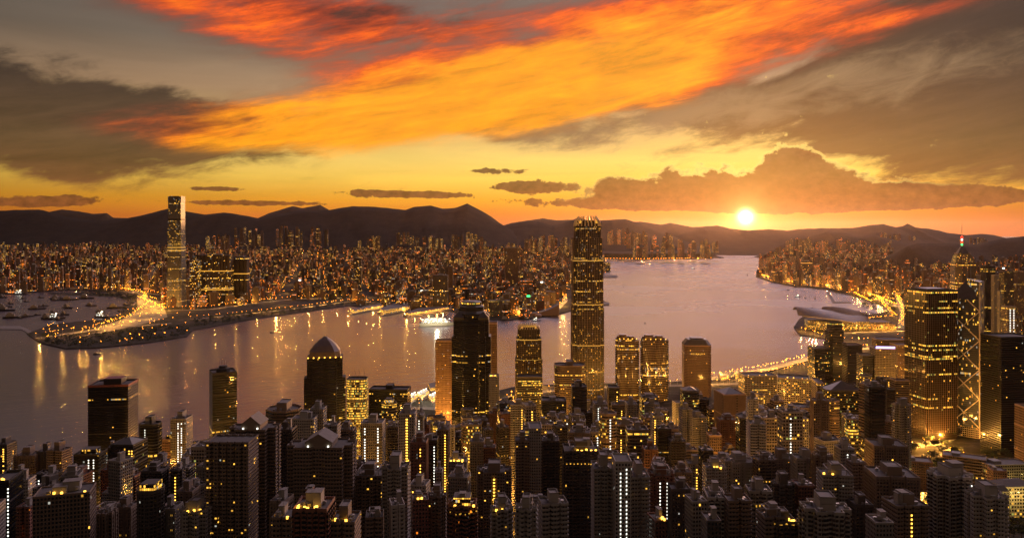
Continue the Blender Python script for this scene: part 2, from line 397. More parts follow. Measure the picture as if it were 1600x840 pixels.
M['pavilion'] = facade('glazed_roof_room', (.2, .15, .1), DGL, 1.6, 2.4, .42, .38, .6, .5, YEL, WHT, 1.5)
M['concrete'] = simple('weathered_concrete', (.30, .27, .24))
M['roof'] = simple('flat_roof_felt', (.09, .08, .07), .9, vary=.45, scale=.3)
M['rooflt'] = simple('pale_roof_slab', (.20, .175, .15), .9, vary=.35, scale=.3)
M['dark'] = simple('dark_cladding', (.04, .035, .032), .5)
M['steel'] = simple('painted_steel', (.35, .33, .30), .4, .6)
M['tanrender'] = simple('tan_render', (.42, .25, .15), .7)
M['copper'] = simple('dark_copper_roof', (.09, .08, .06), .5)
M['stairlamp'] = simple('stair_light', (.8, .75, .6), emit=WHT, es=2.6)
M['yellowlamp'] = simple('yellow_light', (.8, .6, .3), emit=YEL, es=4.0)
M['lamphead'] = simple('street_lamp_glow', (.8, .5, .2), emit=srgb(255, 150, 34), es=26.0)
M['flood'] = simple('floodlight_glow', (.8, .8, .7), emit=srgb(255, 240, 200), es=14.0)
M['redlamp'] = simple('red_neon', (.6, .05, .03), emit=srgb(255, 40, 20), es=5.0)
M['greenlamp'] = simple('green_neon', (.05, .6, .1), emit=srgb(60, 255, 120), es=3.0)
M['violet'] = simple('violet_sign', (.4, .3, .8), emit=srgb(190, 170, 255), es=2.6)
M['goldband'] = simple('lit_cornice', (.6, .5, .3), emit=srgb(255, 180, 60), es=.9, vary=.5)
M['hull'] = simple('dark_hull_paint', (.03, .028, .03), .5)
M['white'] = simple('white_paint', (.7, .68, .62), .5)
M['asphalt'] = simple('asphalt', (.07, .065, .06), .85, vary=.3, scale=.05)
M['paving'] = simple('concrete_paving', (.20, .18, .155), .9, vary=.4, scale=.03)
M['bark'] = simple('bark', (.06, .045, .03), .9)
M['leaf'] = simple('leaves', (.035, .05, .02), .8, vary=.6, scale=.4)

# ------------------------------------------------------------------ ground, water, hills
def seamat():
    m_, b = mat('harbour_water'); g = b.n('ShaderNodeNewGeometry'); pos = g.outputs['Position']
    s3 = b.n('ShaderNodeSeparateXYZ'); b.link(pos, s3.inputs[0]); x, y = X(b, s3.outputs[0]), X(b, s3.outputs[1])
    a = x * .82 + y * .57; c = y * .82 - x * .57
    w1 = b.noise(b.xyz(a * .018, c * .045), 1.0, 5, .6, .8)
    w2 = b.noise(b.xyz(x * .12, y * .12), 1.0, 4, .65, .3)
    patch = b.noise(b.xyz(x * .0012, y * .0022), 1.0, 4, .5, .6)
    bp = b.n('ShaderNodeBump'); bp.inputs['Strength'].default_value = WAVE; bp.inputs['Distance'].default_value = 1.0
    b.put(bp.inputs['Height'], w1 * 2.2 + w2 * .35)
    p = b.n('ShaderNodeBsdfPrincipled'); o = b.n('ShaderNodeOutputMaterial')
    b.link(b.scale((.06, .048, .066), patch * .6 + .7), p.inputs['Base Color'])
    b.put(p.inputs['Roughness'], b.ss(y, 1200.0, 3600.0) * .12 + patch * .1 + .1)
    p.inputs['IOR'].default_value = 1.7
    b.link(bp.outputs[0], p.inputs['Normal']); b.link(p.outputs[0], o.inputs[0]); return m_
WAVE = .5
M['water'] = seamat()
mb = MB(); mb.face([(-60000, -4000, 0), (60000, -4000, 0), (60000, 60000, 0), (-60000, 60000, 0)], [(0, 0), (1, 0), (1, 1), (0, 1)])
tag(mb.build('water', M['water']), kind='structure')

M['brickred'] = simple('worn_red_brick', (.2, .09, .06), .85)
def landmat(name, c1, c2, c3):
    m_, b = mat(name); g = b.n('ShaderNodeNewGeometry'); n = b.noise(g.outputs['Position'], .006, 6, .6); n2 = b.noise(g.outputs['Position'], .05, 4, .6)
    p = b.n('ShaderNodeBsdfPrincipled'); o = b.n('ShaderNodeOutputMaterial'); p.inputs['Roughness'].default_value = 1.0; p.inputs['Specular IOR Level'].default_value = .08
    c = b.mix(b.ss(n, .40, .62), c1, c2); c = b.mix(b.ss(n2, .5, .7), c, c3)
    b.link(c, p.inputs['Base Color']); b.link(p.outputs[0], o.inputs[0]); return m_
M['land'] = landmat('city_ground', (.055, .05, .042, 1), (.03, .032, .02, 1), (.09, .08, .068, 1))
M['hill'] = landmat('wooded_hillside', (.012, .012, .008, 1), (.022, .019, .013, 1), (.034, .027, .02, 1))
KC = [(-260, 500), (-60, 470), (0, 461), (60, 456), (120, 453), (165, 456), (205, 463), (214, 472), (206, 482), (185, 492), (160, 500), (120, 503), (80, 508), (42, 522), (62, 536), (102, 545), (150, 544), (230, 536), (292, 526), (302, 516), (345, 508),
      (400, 498), (450, 491), (500, 484), (545, 478), (600, 482), (700, 486), (765, 500), (830, 499), (872, 492), (893, 486), (952, 476), (930, 462), (905, 452), (918, 440), (942, 434), (942, 425), (944, 404), (1000, 405), (1113, 404), (1117, 399), (1060, 394), (900, 391), (900, 384), (-900, 384), (-900, 500)]
HC = [(1233, 397), (1226, 408), (1200, 414), (1182, 424), (1181, 433), (1205, 441), (1235, 447), (1290, 453), (1330, 462), (1368, 474), (1398, 486), (1360, 492), (1262, 489), (1248, 500), (1240, 512), (1250, 524), (1290, 530), (1288, 545),
      (1264, 566), (1200, 583), (1110, 592), (1050, 598), (950, 600), (860, 602), (800, 606), (745, 620), (690, 632), (640, 622), (600, 632), (540, 655), (430, 668), (310, 690), (210, 705), (130, 722), (110, 748), (0, 768), (-300, 800)]
KPOLY = [G(*p) for p in KC]
HPOLY = [G(*p) for p in HC] + [(-2500, 250), (3200, 250), (9000, 6000), (12000, 14000)]
def inside(p, poly):
    x, y = p; r = False; n = len(poly); j = n - 1
    for i in range(n):
        xi, yi = poly[i]; xj, yj = poly[j]
        if (yi > y) != (yj > y) and x < (xj - xi) * (y - yi) / (yj - yi) + xi: r = not r
        j = i
    return r
def hk_z(X_, Y_):
    pts = [(0, 250), (350, 190), (500, 140), (700, 80), (900, 34), (1150, 5), (1300, 3), (99999, 3)]
    for (a, za), (b2, zb) in zip(pts, pts[1:]):
        if Y_ <= b2: return za + (zb - za) * (Y_ - a) / (b2 - a)
    return 3
def kow_z(X_, Y_): return 3 + max(0, Y_ - 7500) * .022
def land(name, poly, zf, mt):
    import bmesh
    from mathutils.geometry import tessellate_polygon
    bm = bmesh.new(); vs = [bm.verts.new((p[0], p[1], 0)) for p in poly]
    for t in tessellate_polygon([[Vector((p[0], p[1], 0)) for p in poly]]):
        if len(set(t)) == 3: bm.faces.new([vs[i] for i in t])
    ys = [350, 500, 700, 900, 1150, 1300, 7500]
    for yv in ys:
        bmesh.ops.bisect_plane(bm, geom=bm.verts[:] + bm.edges[:] + bm.faces[:], plane_co=(0, yv, 0), plane_no=(0, 1, 0))
    for v_ in bm.verts: v_.co.z = zf(v_.co.x, v_.co.y)
    ext = bmesh.ops.extrude_edge_only(bm, edges=[e for e in bm.edges if e.is_boundary])
    for g in ext['geom']:
        if isinstance(g, bmesh.types.BMVert): g.co.z = -.8
    bmesh.ops.recalc_face_normals(bm, faces=bm.faces)
    me = bpy.data.meshes.new(name); bm.to_mesh(me); bm.free(); me.materials.append(mt)
    o = bpy.data.objects.new(name, me); col.objects.link(o); tag(o, kind='structure'); return o
land('ground', KPOLY, kow_z, M['land'])
land('ground', HPOLY, hk_z, M['land'])

def hills(name, prof, D, back, front, base_z=0.0, rough=.10, seed=1, steps=3.0, amp=22):
    "a range of hills: crest heights along x at depth D, falling to both sides with spurs"
    from mathutils import noise as mn
    xs = np.arange(prof[0][0], prof[-1][0], steps); cr = np.interp(xs, [p[0] for p in prof], [p[1] for p in prof])
    ny = 22; V = []; Fc = []
    for j in range(ny + 1):
        t = j / ny * 2 - 1                                     # -1 front .. 1 back
        for i, px in enumerate(xs):
            Xc = WX(px, D); h = max(WZ(cr[i], D), 2.0)
            dd = t * (front if t < 0 else back)
            wob = mn.fractal(Vector((Xc * .0009 + seed, dd * .0009, seed * 3.3)), 1.0, 2.0, 5)
            sp = abs(mn.fractal(Vector((Xc * .0011 + seed * 7, dd * .0004, 5.0)), 1.0, 2.0, 4))
            prof_h = (1 - abs(t)) ** 1.15
            z = h * prof_h + (wob * amp * 3 - sp * amp * 5) * abs(t) * (1 - abs(t)) * 2 + mn.noise(Vector((Xc * .006, dd * .004, seed))) * amp * .35 + mn.noise(Vector((Xc * .0022, dd * .0016, seed + 3.0))) * amp * 1.1 * (1 - abs(t)) * (1 if abs(t) > .04 else .15)
            V.append((Xc * (1 + dd / D * .3), D + dd + wob * 200 * abs(t), max(z, -3 if abs(t) == 1 else z) + (base_z if abs(t) < 1 else -6)))
    nx = len(xs)
    for j in range(ny):
        for i in range(nx - 1):
            a = j * nx + i; Fc.append((a, a + 1, a + nx + 1, a + nx))
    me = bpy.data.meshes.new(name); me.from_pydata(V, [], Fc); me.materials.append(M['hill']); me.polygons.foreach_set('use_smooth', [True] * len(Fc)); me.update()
    o = bpy.data.objects.new(name, me); col.objects.link(o); tag(o, kind='structure'); return o
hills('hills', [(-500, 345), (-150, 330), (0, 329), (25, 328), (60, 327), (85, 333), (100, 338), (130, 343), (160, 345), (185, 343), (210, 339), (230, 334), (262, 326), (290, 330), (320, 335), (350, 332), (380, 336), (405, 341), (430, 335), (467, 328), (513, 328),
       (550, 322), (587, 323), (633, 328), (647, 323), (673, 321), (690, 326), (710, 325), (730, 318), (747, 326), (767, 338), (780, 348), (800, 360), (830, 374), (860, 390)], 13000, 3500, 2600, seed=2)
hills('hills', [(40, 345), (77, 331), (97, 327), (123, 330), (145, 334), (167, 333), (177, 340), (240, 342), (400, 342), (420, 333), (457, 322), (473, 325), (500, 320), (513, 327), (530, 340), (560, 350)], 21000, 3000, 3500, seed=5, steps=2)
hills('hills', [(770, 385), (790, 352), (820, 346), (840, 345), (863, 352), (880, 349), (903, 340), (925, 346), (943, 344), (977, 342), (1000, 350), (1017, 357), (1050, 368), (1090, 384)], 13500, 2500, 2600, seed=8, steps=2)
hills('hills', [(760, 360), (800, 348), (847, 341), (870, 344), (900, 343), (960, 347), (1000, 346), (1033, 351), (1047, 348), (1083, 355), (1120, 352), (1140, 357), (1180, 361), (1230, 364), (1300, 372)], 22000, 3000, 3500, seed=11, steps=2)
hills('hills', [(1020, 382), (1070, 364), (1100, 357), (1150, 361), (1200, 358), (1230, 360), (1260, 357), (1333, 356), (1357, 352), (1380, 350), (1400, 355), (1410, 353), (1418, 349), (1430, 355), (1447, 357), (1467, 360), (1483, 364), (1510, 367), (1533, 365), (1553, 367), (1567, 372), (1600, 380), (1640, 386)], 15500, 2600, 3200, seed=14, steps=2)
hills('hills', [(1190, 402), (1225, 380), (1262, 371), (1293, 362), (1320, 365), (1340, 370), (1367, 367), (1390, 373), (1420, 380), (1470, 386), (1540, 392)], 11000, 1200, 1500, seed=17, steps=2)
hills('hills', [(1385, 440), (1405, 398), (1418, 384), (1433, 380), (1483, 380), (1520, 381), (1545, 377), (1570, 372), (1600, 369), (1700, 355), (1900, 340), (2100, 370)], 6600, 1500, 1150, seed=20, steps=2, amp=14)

# ------------------------------------------------------------------ the air
def haze():
    mb = MB(); mb.box(-66000, 66000, -5000, 62000, -1.5, 1150, bottom=True)
    m_, b = mat('haze_air'); v = b.n('ShaderNodeVolumePrincipled'); o = b.n('ShaderNodeOutputMaterial')
    v.inputs['Color'].default_value = (.95, .74, .66, 1); v.inputs['Density'].default_value = HAZE; v.inputs['Anisotropy'].default_value = .8
    b.link(v.outputs[0], o.inputs['Volume'])
    tag(mb.build('haze', m_), kind='stuff')
HAZE = 0.34e-5
haze()

# ------------------------------------------------------------------ towers
THINGS = []          # (object, px, top py, D, look words) for telling the buildings apart
UNIT = {}
def unit_mesh(key, fn, mt):
    if key not in UNIT:
        mb = MB(); fn(mb); o = mb.build(key, mt); UNIT[key] = o.data; bpy.data.objects.remove(o)
    return UNIT[key]
def part(name, me, parent, loc=(0, 0, 0), rz=0.0, sc_=(1, 1, 1)):
    o = bpy.data.objects.new(name, me); col.objects.link(o); o.parent = parent; o.location = loc; o.rotation_euler = (0, 0, rz); o.scale = sc_; return o
def ground_z(X_, Y_):
    if Y_ > 2200 and inside((X_, Y_), KPOLY): return kow_z(X_, Y_)
    return hk_z(X_, Y_)
def dish_fn(mb):
    for k in range(3):
        r0, r1 = [0, .55, 1.0, 1.3][k], [0, .55, 1.0, 1.3][k + 1]; z0, z1 = r0 * r0 * .28, r1 * r1 * .28
        mb.loft(ngon(12, max(r0, .01)), z0 + 1.0, ngon(12, r1), z1 + 1.0)
    mb.bar((0, 0, 0), (0, 0, 1.0), .12)
def tank_fn(mb):
    mb.prism(ngon(10, 1.6), .5, 3.0); mb.cone(ngon(10, 1.7), 3.0, 3.6)
    for a in range(4): mb.bar((math.cos(a * 1.57) * 1.1, math.sin(a * 1.57) * 1.1, 0), (math.cos(a * 1.57) * 1.1, math.sin(a * 1.57) * 1.1, .6), .12)
def mast_fn(mb):
    mb.bar((0, 0, 0), (0, 0, 9), .16); mb.bar((-1, 0, 6), (1, 0, 6), .07); mb.bar((0, -.8, 7.4), (0, .8, 7.4), .07)
def roof_parts(e, w, d, h, rng, near, mt_wall, lampy=False):
    "what stands on a flat roof, each a part of its own"
    if near:
        k = rng.choice([1, 1, 2])
        for i in range(k):
            mb = MB(rng.random() * 50); bw, bd, bh = w * rng.uniform(.22, .38), d * rng.uniform(.3, .5), rng.uniform(4, 9)
            cx, cy_ = rng.uniform(-.22, .22) * w, rng.uniform(-.15, .2) * d
            mb.box(cx - bw / 2, cx + bw / 2, cy_ - bd / 2, cy_ + bd / 2, h - .05, h + bh, 0, 1)
            mb.box(cx - bw / 2 - .3, cx + bw / 2 + .3, cy_ - bd / 2 - .3, cy_ + bd / 2 + .3, h + bh, h + bh + .5, 1, 1)
            mb.build('plant_room', [M['concrete'], M['rooflt']], e)
        acm = unit_mesh('cooling_unit', lambda m_: (m_.box(-1.1, 1.1, -.8, .8, .3, 1.9), m_.prism(ngon(8, .6), 1.9, 2.15)), M['steel'])
        for i in range(rng.choice([2, 3, 4, 5])): part('cooling_unit', acm, e, (rng.uniform(-.42, .42) * w, rng.uniform(-.44, .3) * d, h), rng.choice([0, 1.57]))
        if rng.random() < .35 and w > 10:
            mb = MB(); a, b2, zt = w * rng.uniform(.3, .5), d * rng.uniform(.3, .48), h + rng.uniform(3.5, 6)
            for (x, y) in ((-a, -b2), (a, -b2), (a, b2), (-a, b2)): mb.bar((x, y, h - .3), (x, y, zt), .35)
            for (x, y, X2, Y2) in ((-a, -b2, a, -b2), (a, -b2, a, b2), (a, b2, -a, b2), (-a, b2, -a, -b2)): mb.bar((x, y, zt), (X2, Y2, zt), .42)
            mb.build('roof_frame', M['concrete'], e)
        if rng.random() < .6:
            part('water_tank', unit_mesh('water_tank', tank_fn, M['concrete']), e, (rng.uniform(-.36, .36) * w, rng.uniform(-.36, 0) * d, h))
        if rng.random() < .55:
            part('satellite_dish', unit_mesh('satellite_dish', dish_fn, M['white']), e, (rng.uniform(-.36, .36) * w, rng.uniform(-.4, -.1) * d, h), rng.uniform(0, 6), (1.4, 1.4, 1.4))
        if rng.random() < .4:
            part('antenna', unit_mesh('antenna', mast_fn, M['steel']), e, (rng.uniform(-.3, .3) * w, rng.uniform(-.3, .3) * d, h))
def parapet(mb, poly, h, mi=1, t=.45, ph=1.1):
    ins = insetp(poly, t); n = len(poly)
    mb.loft(poly, h, poly, h + ph, mi)
    for i in range(n):
        a, b2, c, d = poly[i], poly[(i + 1) % n], ins[(i + 1) % n], ins[i]
        mb.face([(a[0], a[1], h + ph), (b2[0], b2[1], h + ph), (c[0], c[1], h + ph), (d[0], d[1], h + ph)], [(0, 0)] * 4, mi)
        mb.face([(c[0], c[1], h), (d[0], d[1], h), (d[0], d[1], h + ph), (c[0], c[1], h + ph)], [(0, 0)] * 4, mi)
def stair_lights(e, x, y, z0, z1, step, rng, w=1.3, hh=1.2, mt='stairlamp', nrm=-1):
    "a column of lit stair windows, each one a part"
    def fn(mb):
        mb.box(-w / 2, w / 2, 0, .12, 0, hh, 0)
    me = unit_mesh('stair_window_%s_%.1f' % (mt, w), fn, M[mt])
    z = z1
    k = 0
    while z > z0 and k < 40:
        if rng.random() < .93: part('stair_window', me, e, (x, y - .12, z))
        z -= step; k += 1
def apt(e, plan, h, mt, rng, flr=3.0, bands=True, roofmi=1, crown=None):
    "residential tower: every storey a recessed window band between projecting sills"
    mb = MB(rng.random() * 90)
    core = insetp(plan, .55)
    style_ = rng.choice(['band', 'pier', 'band', 'bay']) if bands else ''
    if style_ in ('pier', 'bay'):
        n = int(h / flr); h = n * flr
        mb.loft(core, -30, core, h, 0); mb.cap(core, h, 1); parapet(mb, plan, h, 2, ph=1.5); mb.loft(plan, h - 1.2, plan, h, 2)
        for i in range(len(plan)):
            a, b2 = Vector(plan[i]), Vector(plan[(i + 1) % len(plan)]); L = (b2 - a).length
            if L < 1.0: continue
            t = (b2 - a) / L; nn = Vector((t.y, -t.x)); stp = 2.9 if style_ == 'pier' else 4.4; k = max(1, round(L / stp)); hw = .28 if style_ == 'pier' else .95
            out = .12 if style_ == 'pier' else .75
            for j in range(k + (1 if style_ == 'pier' else 0)):
                c = a + t * (L * j / k if style_ == 'pier' else L * (j + .5) / k); p = [c - t * hw - nn * .6, c - t * hw + nn * out, c + t * hw + nn * out, c + t * hw - nn * .6]
                p = [(q.x, q.y) for q in p][::-1]
                if sum(u[0] * v[1] - v[0] * u[1] for u, v in zip(p, p[1:] + p[:1])) < 0: p = p[::-1]
                if style_ == 'pier': mb.loft(p, -12, p, h, 2); mb.cap(p, h, 2)
                else:
                    for f in range(-3, n): mb.loft(p, f * flr, p, f * flr + 1.15, 2); mb.cap(p, f * flr + 1.15, 2); mb.cap(p, f * flr, 2, True)
                    q2 = insetp(p, .12); mb.loft(q2, -9, q2, h - .5, 3)
            if style_ == 'pier':
                for f in range(-3, n):
                    z = f * flr; m1 = a - nn * .1; m2 = b2 - nn * .1
                    mb.face([(m1.x, m1.y, z), (m2.x, m2.y, z), (m2.x, m2.y, z + 1.0), (m1.x, m1.y, z + 1.0)], [(0, 0)] * 4, 2)
                    mb.face([(m1.x, m1.y, z + 1.0), (m2.x, m2.y, z + 1.0), (m2.x - nn.x * -.0 - nn.x * .4, m2.y - nn.y * .4, z + 1.0), (m1.x - nn.x * .4, m1.y - nn.y * .4, z + 1.0)], [(0, 0)] * 4, 2)
    elif bands:
        n = int(h / flr); h = n * flr
        core_v = core
        mb.loft(core_v, -30, core_v, h, 0)
        for k in range(-4, n):
            z = k * flr
            mb.loft(plan, z, plan, z + 1.25, 2)
            for zz, fl in ((z + 1.25, False), (z, True)):
                for i in range(len(plan)):
                    a, b2, c, d = plan[i], plan[(i + 1) % len(plan)], core[(i + 1) % len(plan)], core[i]
                    q = [(a[0], a[1], zz), (b2[0], b2[1], zz), (c[0], c[1], zz), (d[0], d[1], zz)]
                    if fl: continue
                    mb.face(q, [(0, 0)] * 4, 2)
        mb.loft(plan, h, plan, h + 1.6, 2); mb.cap(core, h + .2, 1)
        ins = insetp(plan, .5)
        mb.loft(ins[::-1], h, ins[::-1], h + 1.6, 2)
        for i in range(len(plan)):
            a, b2, c, d = plan[i], plan[(i + 1) % len(plan)], ins[(i + 1) % len(plan)], ins[i]
            mb.face([(a[0], a[1], h + 1.6), (b2[0], b2[1], h + 1.6), (c[0], c[1], h + 1.6), (d[0], d[1], h + 1.6)], [(0, 0)] * 4, 1)
    else:
        mb.loft(plan, -30, plan, h, 0); mb.cap(plan, h, 1); parapet(mb, plan, h, 2)
    mb.build('tower_body', [M[mt], M['roof'], M['trim_' + mt], M['off_black']], e)
    return h
for k_, c_ in (('apt_brown', (.20, .145, .105)), ('apt_grey', (.30, .27, .23)), ('apt_pale', (.42, .38, .33)), ('apt_red', (.22, .10, .065)), ('apt_dark', (.09, .075, .065))):
    M['trim_' + k_] = simple('sill_band_' + k_, c_, .8, vary=.3, scale=.08)
for k_ in ('off_tanblank', 'off_dark', 'off_black', 'off_band', 'off_grid', 'off_tan', 'off_lit'):
    M['trim_' + k_] = simple('cornice_' + k_, {'off_dark': (.05, .045, .04), 'off_black': (.03, .026, .026), 'off_band': (.28, .19, .13), 'off_grid': (.4, .33, .26), 'off_tan': (.44, .27, .16), 'off_tanblank': (.34, .2, .12), 'off_lit': (.16, .13, .1)}[k_], .6)

COL = {'apt_brown': 'brown', 'apt_grey': 'grey', 'apt_pale': 'pale', 'apt_red': 'red brown', 'apt_dark': 'dark', 'off_dark': 'dark glass', 'off_black': 'black glass',
       'off_band': 'banded', 'off_grid': 'pale gridded', 'off_tan': 'tan', 'off_tanblank': 'plain tan', 'off_lit': 'brightly lit'}
def tower(x0, x1, yt, D, style, kind='slab', rot=0, depth=None, look='', stairs=(), mat_stair='stairlamp', gable=False, label=None, roofy=True, cat=None, setb=None, top=None, name=None, yb=None, seed=None, lamps=0):
    """one building: photo columns x0..x1 and roof row yt at distance D"""
    rng = random.Random(int(x0 * 7 + yt * 13 + D) if seed is None else seed)
    cx = (x0 + x1) / 2; Wp = (x1 - x0) / F * D; r = R(rot)
    dep = depth or max(16, min(34, Wp * .8))
    # width such that the turned plan fills the columns
    w = max(8, (Wp - abs(math.sin(r)) * dep) / max(.4, abs(math.cos(r)))) if rot else Wp
    Yc = D + (abs(math.cos(r)) * dep + abs(math.sin(r)) * w) / 2; Xc = (cx - 800) / F * D * (Yc / D) 
    zg = ground_z(Xc, Yc); h = WZ(yt, D) - zg
    h = max(h, 8)
    nm = name or {'a': 'apartment_tower', 'o': 'office_tower'}[style[0]]
    if h < 30 and not name: nm = 'low_building'
    e = empty(nm, (Xc, Yc, zg), r)
    near = D < 1250
    if style[0] == 'a':
        if kind == 'slab': plan = comb(w, dep, max(2, int(w / 9)), 1.6, 2.4)
        elif kind == 'cross': plan = cross(w, dep, min(w, dep) * .24, 2.0)
        elif kind == 'round': plan = ngon(20, w / 2, dep / 2)
        elif kind == 'bays': plan = comb(w, dep, max(2, int(w / 5.5)), 1.2, 1.6)
        else: plan = rect(w, dep)
        if kind == 'plain':
            h = apt(e, plan, h, style, rng, bands=False)
        else: h = apt(e, plan, h, style, rng, bands=near)
    else:
        plan = {'slab': rect(w, dep), 'cham': chamfer(w, dep, min(w, dep) * .2), 'notch': notched(w, dep, min(w, dep) * .12), 'round': ngon(24, w / 2, dep / 2), 'oct': chamfer(w, dep, min(w, dep) * .3)}.get(kind, rect(w, dep))
        mb = MB(rng.random() * 90)
        if setb:
            z = -30; p = plan
            for (zf, k) in setb:
                z1 = h * zf; mb.prism(p, z, z1, 0, 1); z = z1; p = scalep(p, k)
            mb.prism(p, z, h, 0, 1); plan = p
        else:
            mb.prism(plan, -30, h, 0, 1)
            if near and h > 40:
                for zz in (h * .5, h * .78): mb.loft(insetp(plan, -.25), zz, insetp(plan, -.25), zz + 1.6, 2)
        parapet(mb, plan, h, 2, ph=2.2)
        mb.build('tower_body', [M[style], M['roof'], M['trim_' + style]], e)
    for (fx, wl, mtn) in stairs:
        stair_lights(e, fx * w, -dep / 2 - (.0 if style[0] == 'o' else .05), max(4, h - 100), h - 6, 3.0 if near else 3.8, rng, wl, 1.3, mtn)
    if top == 'box' or (top is None and style[0] == 'a' and near and w > 14):
        mb = MB(); bw = min(w * .34, 12); bh = rng.uniform(6, 10)
        mb.box(-bw / 2, bw / 2, -dep * .25, dep * .3, h - .3, h + bh, 0, 1); parapet(mb, rect(bw, dep * .55, 0, dep * .025), h + bh, 1, .4, .9)
        mb.build('lift_tower', [M['trim_' + style], M['rooflt']], e)
    elif top == 'pyramid':
        mb = MB(); kk = .78 if setb else 1; mb.cone(rect(w * .96 * kk, dep * .96 * kk), h, h + w * .26 * kk); mb.build('pyramid_roof', M['copper'] if style[0] == 'o' else M['rooflt'], e)
    elif top == 'gable':
        mb = MB(); a = w * .2; hg = 7
        mb.box(-a, a, -dep * .42, dep * .3, h - .2, h + 5, 0, 1)
        f0 = [(-a - .8, -dep * .44, h + 5), (a + .8, -dep * .44, h + 5), (0, -dep * .44, h + 5 + hg)]; f1 = [(p[0], dep * .32, p[2]) for p in f0]
        mb.face(f0, [(0, 0)] * 3, 0); mb.face(f1[::-1], [(0, 0)] * 3, 0)
        for i, j in ((1, 2), (2, 0)): mb.face([f0[i], f1[i], f1[j], f0[j]], [(0, 0)] * 4, 1)
        mb.build('gabled_pediment', [M['trim_' + style], M['rooflt']], e)
        me = unit_mesh('roof_lamp', lambda m_: m_.prism(ngon(8, .7), 0, 1.2), M['stairlamp'])
        for sx in (-1, 1): part('roof_lamp', me, e, (sx * a * .75, -dep * .46, h + 1.5))
    elif top == 'litroof':
        mb = MB(); mb.box(-w * .3, w * .3, -dep * .3, dep * .3, h - .2, h + 6, 0, 1)
        mb.build('roof_pavilion', [M['pavilion'], M['roof']], e)
    elif top == 'dome':
        mb = MB(); zz = h
        for k, (r1, hh) in enumerate([(.36, 5), (.28, 4), (.2, 4)]):
            mb.prism(ngon(16, w * r1), zz, zz + hh, 0, 1); zz += hh
        mb.cone(ngon(16, w * .2), zz, zz + 7); mb.build('tiered_dome', [M['concrete'], M['rooflt']], e)
        part('antenna', unit_mesh('antenna', mast_fn, M['steel']), e, (0, 0, zz + 6.5))
    elif top == 'rim':
        mb = MB(); mb.loft(insetp(plan, -.4), h - 1, insetp(plan, -.4), h + 2.4, 0); mb.build('roof_rim', [M['apt_red_rim']], e)
        mb = MB(); mb.box(-w * .2, w * .25, -dep * .2, dep * .3, h, h + 9, 0, 1); mb.build('plant_room', [M['trim_off_black'], M['apt_red_rim']], e)
    elif top == 'oct':
        mb = MB(); mb.prism(ngon(8, w * .3, None, .5), h, h + 6, 0, 1); mb.prism(ngon(8, w * .18, None, .5), h + 6, h + 10, 0, 1); mb.build('plant_room', [M['trim_off_black'], M['roof']], e)
        for k in range(3): part('antenna', unit_mesh('antenna', mast_fn, M['steel']), e, ((k - 1) * w * .1, 0, h + 9))
    elif top == 'masts':
        for k in range(4): part('antenna', unit_mesh('antenna', mast_fn, M['steel']), e, ((k - 1.5) * w * .22, (k % 2) * 3, h), 0, (1.3, 1.3, 1.6))
    if roofy and D < 1800: roof_parts(e, w * .8, dep * .8, h + .2, rng, near, style)
    if top == 'glowroof' or lamps:
        me = unit_mesh('roof_lamp_gold', lambda m_: m_.prism(ngon(8, .9), 0, 1.4), M['yellowlamp'])
        for k in range(lamps or 6): part('roof_lamp', me, e, (rng.uniform(-.42, .42) * w, -dep * .47 + rng.random() * dep * .3, h + .4))
    hw = 'tall' if h > 120 else 'low' if h < 45 else 'mid height'
    lk = COL[style]
    tag(e, label, cat or ('office tower' if nm == 'office_tower' else 'apartment tower' if nm == 'apartment_tower' else 'building'))
    THINGS.append([e, cx, yt, D, (x1 - x0), lk, hw, look, label is not None])
    return e, w, dep, h
M['apt_red_rim'] = simple('red_brown_roof_rim', (.20, .06, .05), .7)

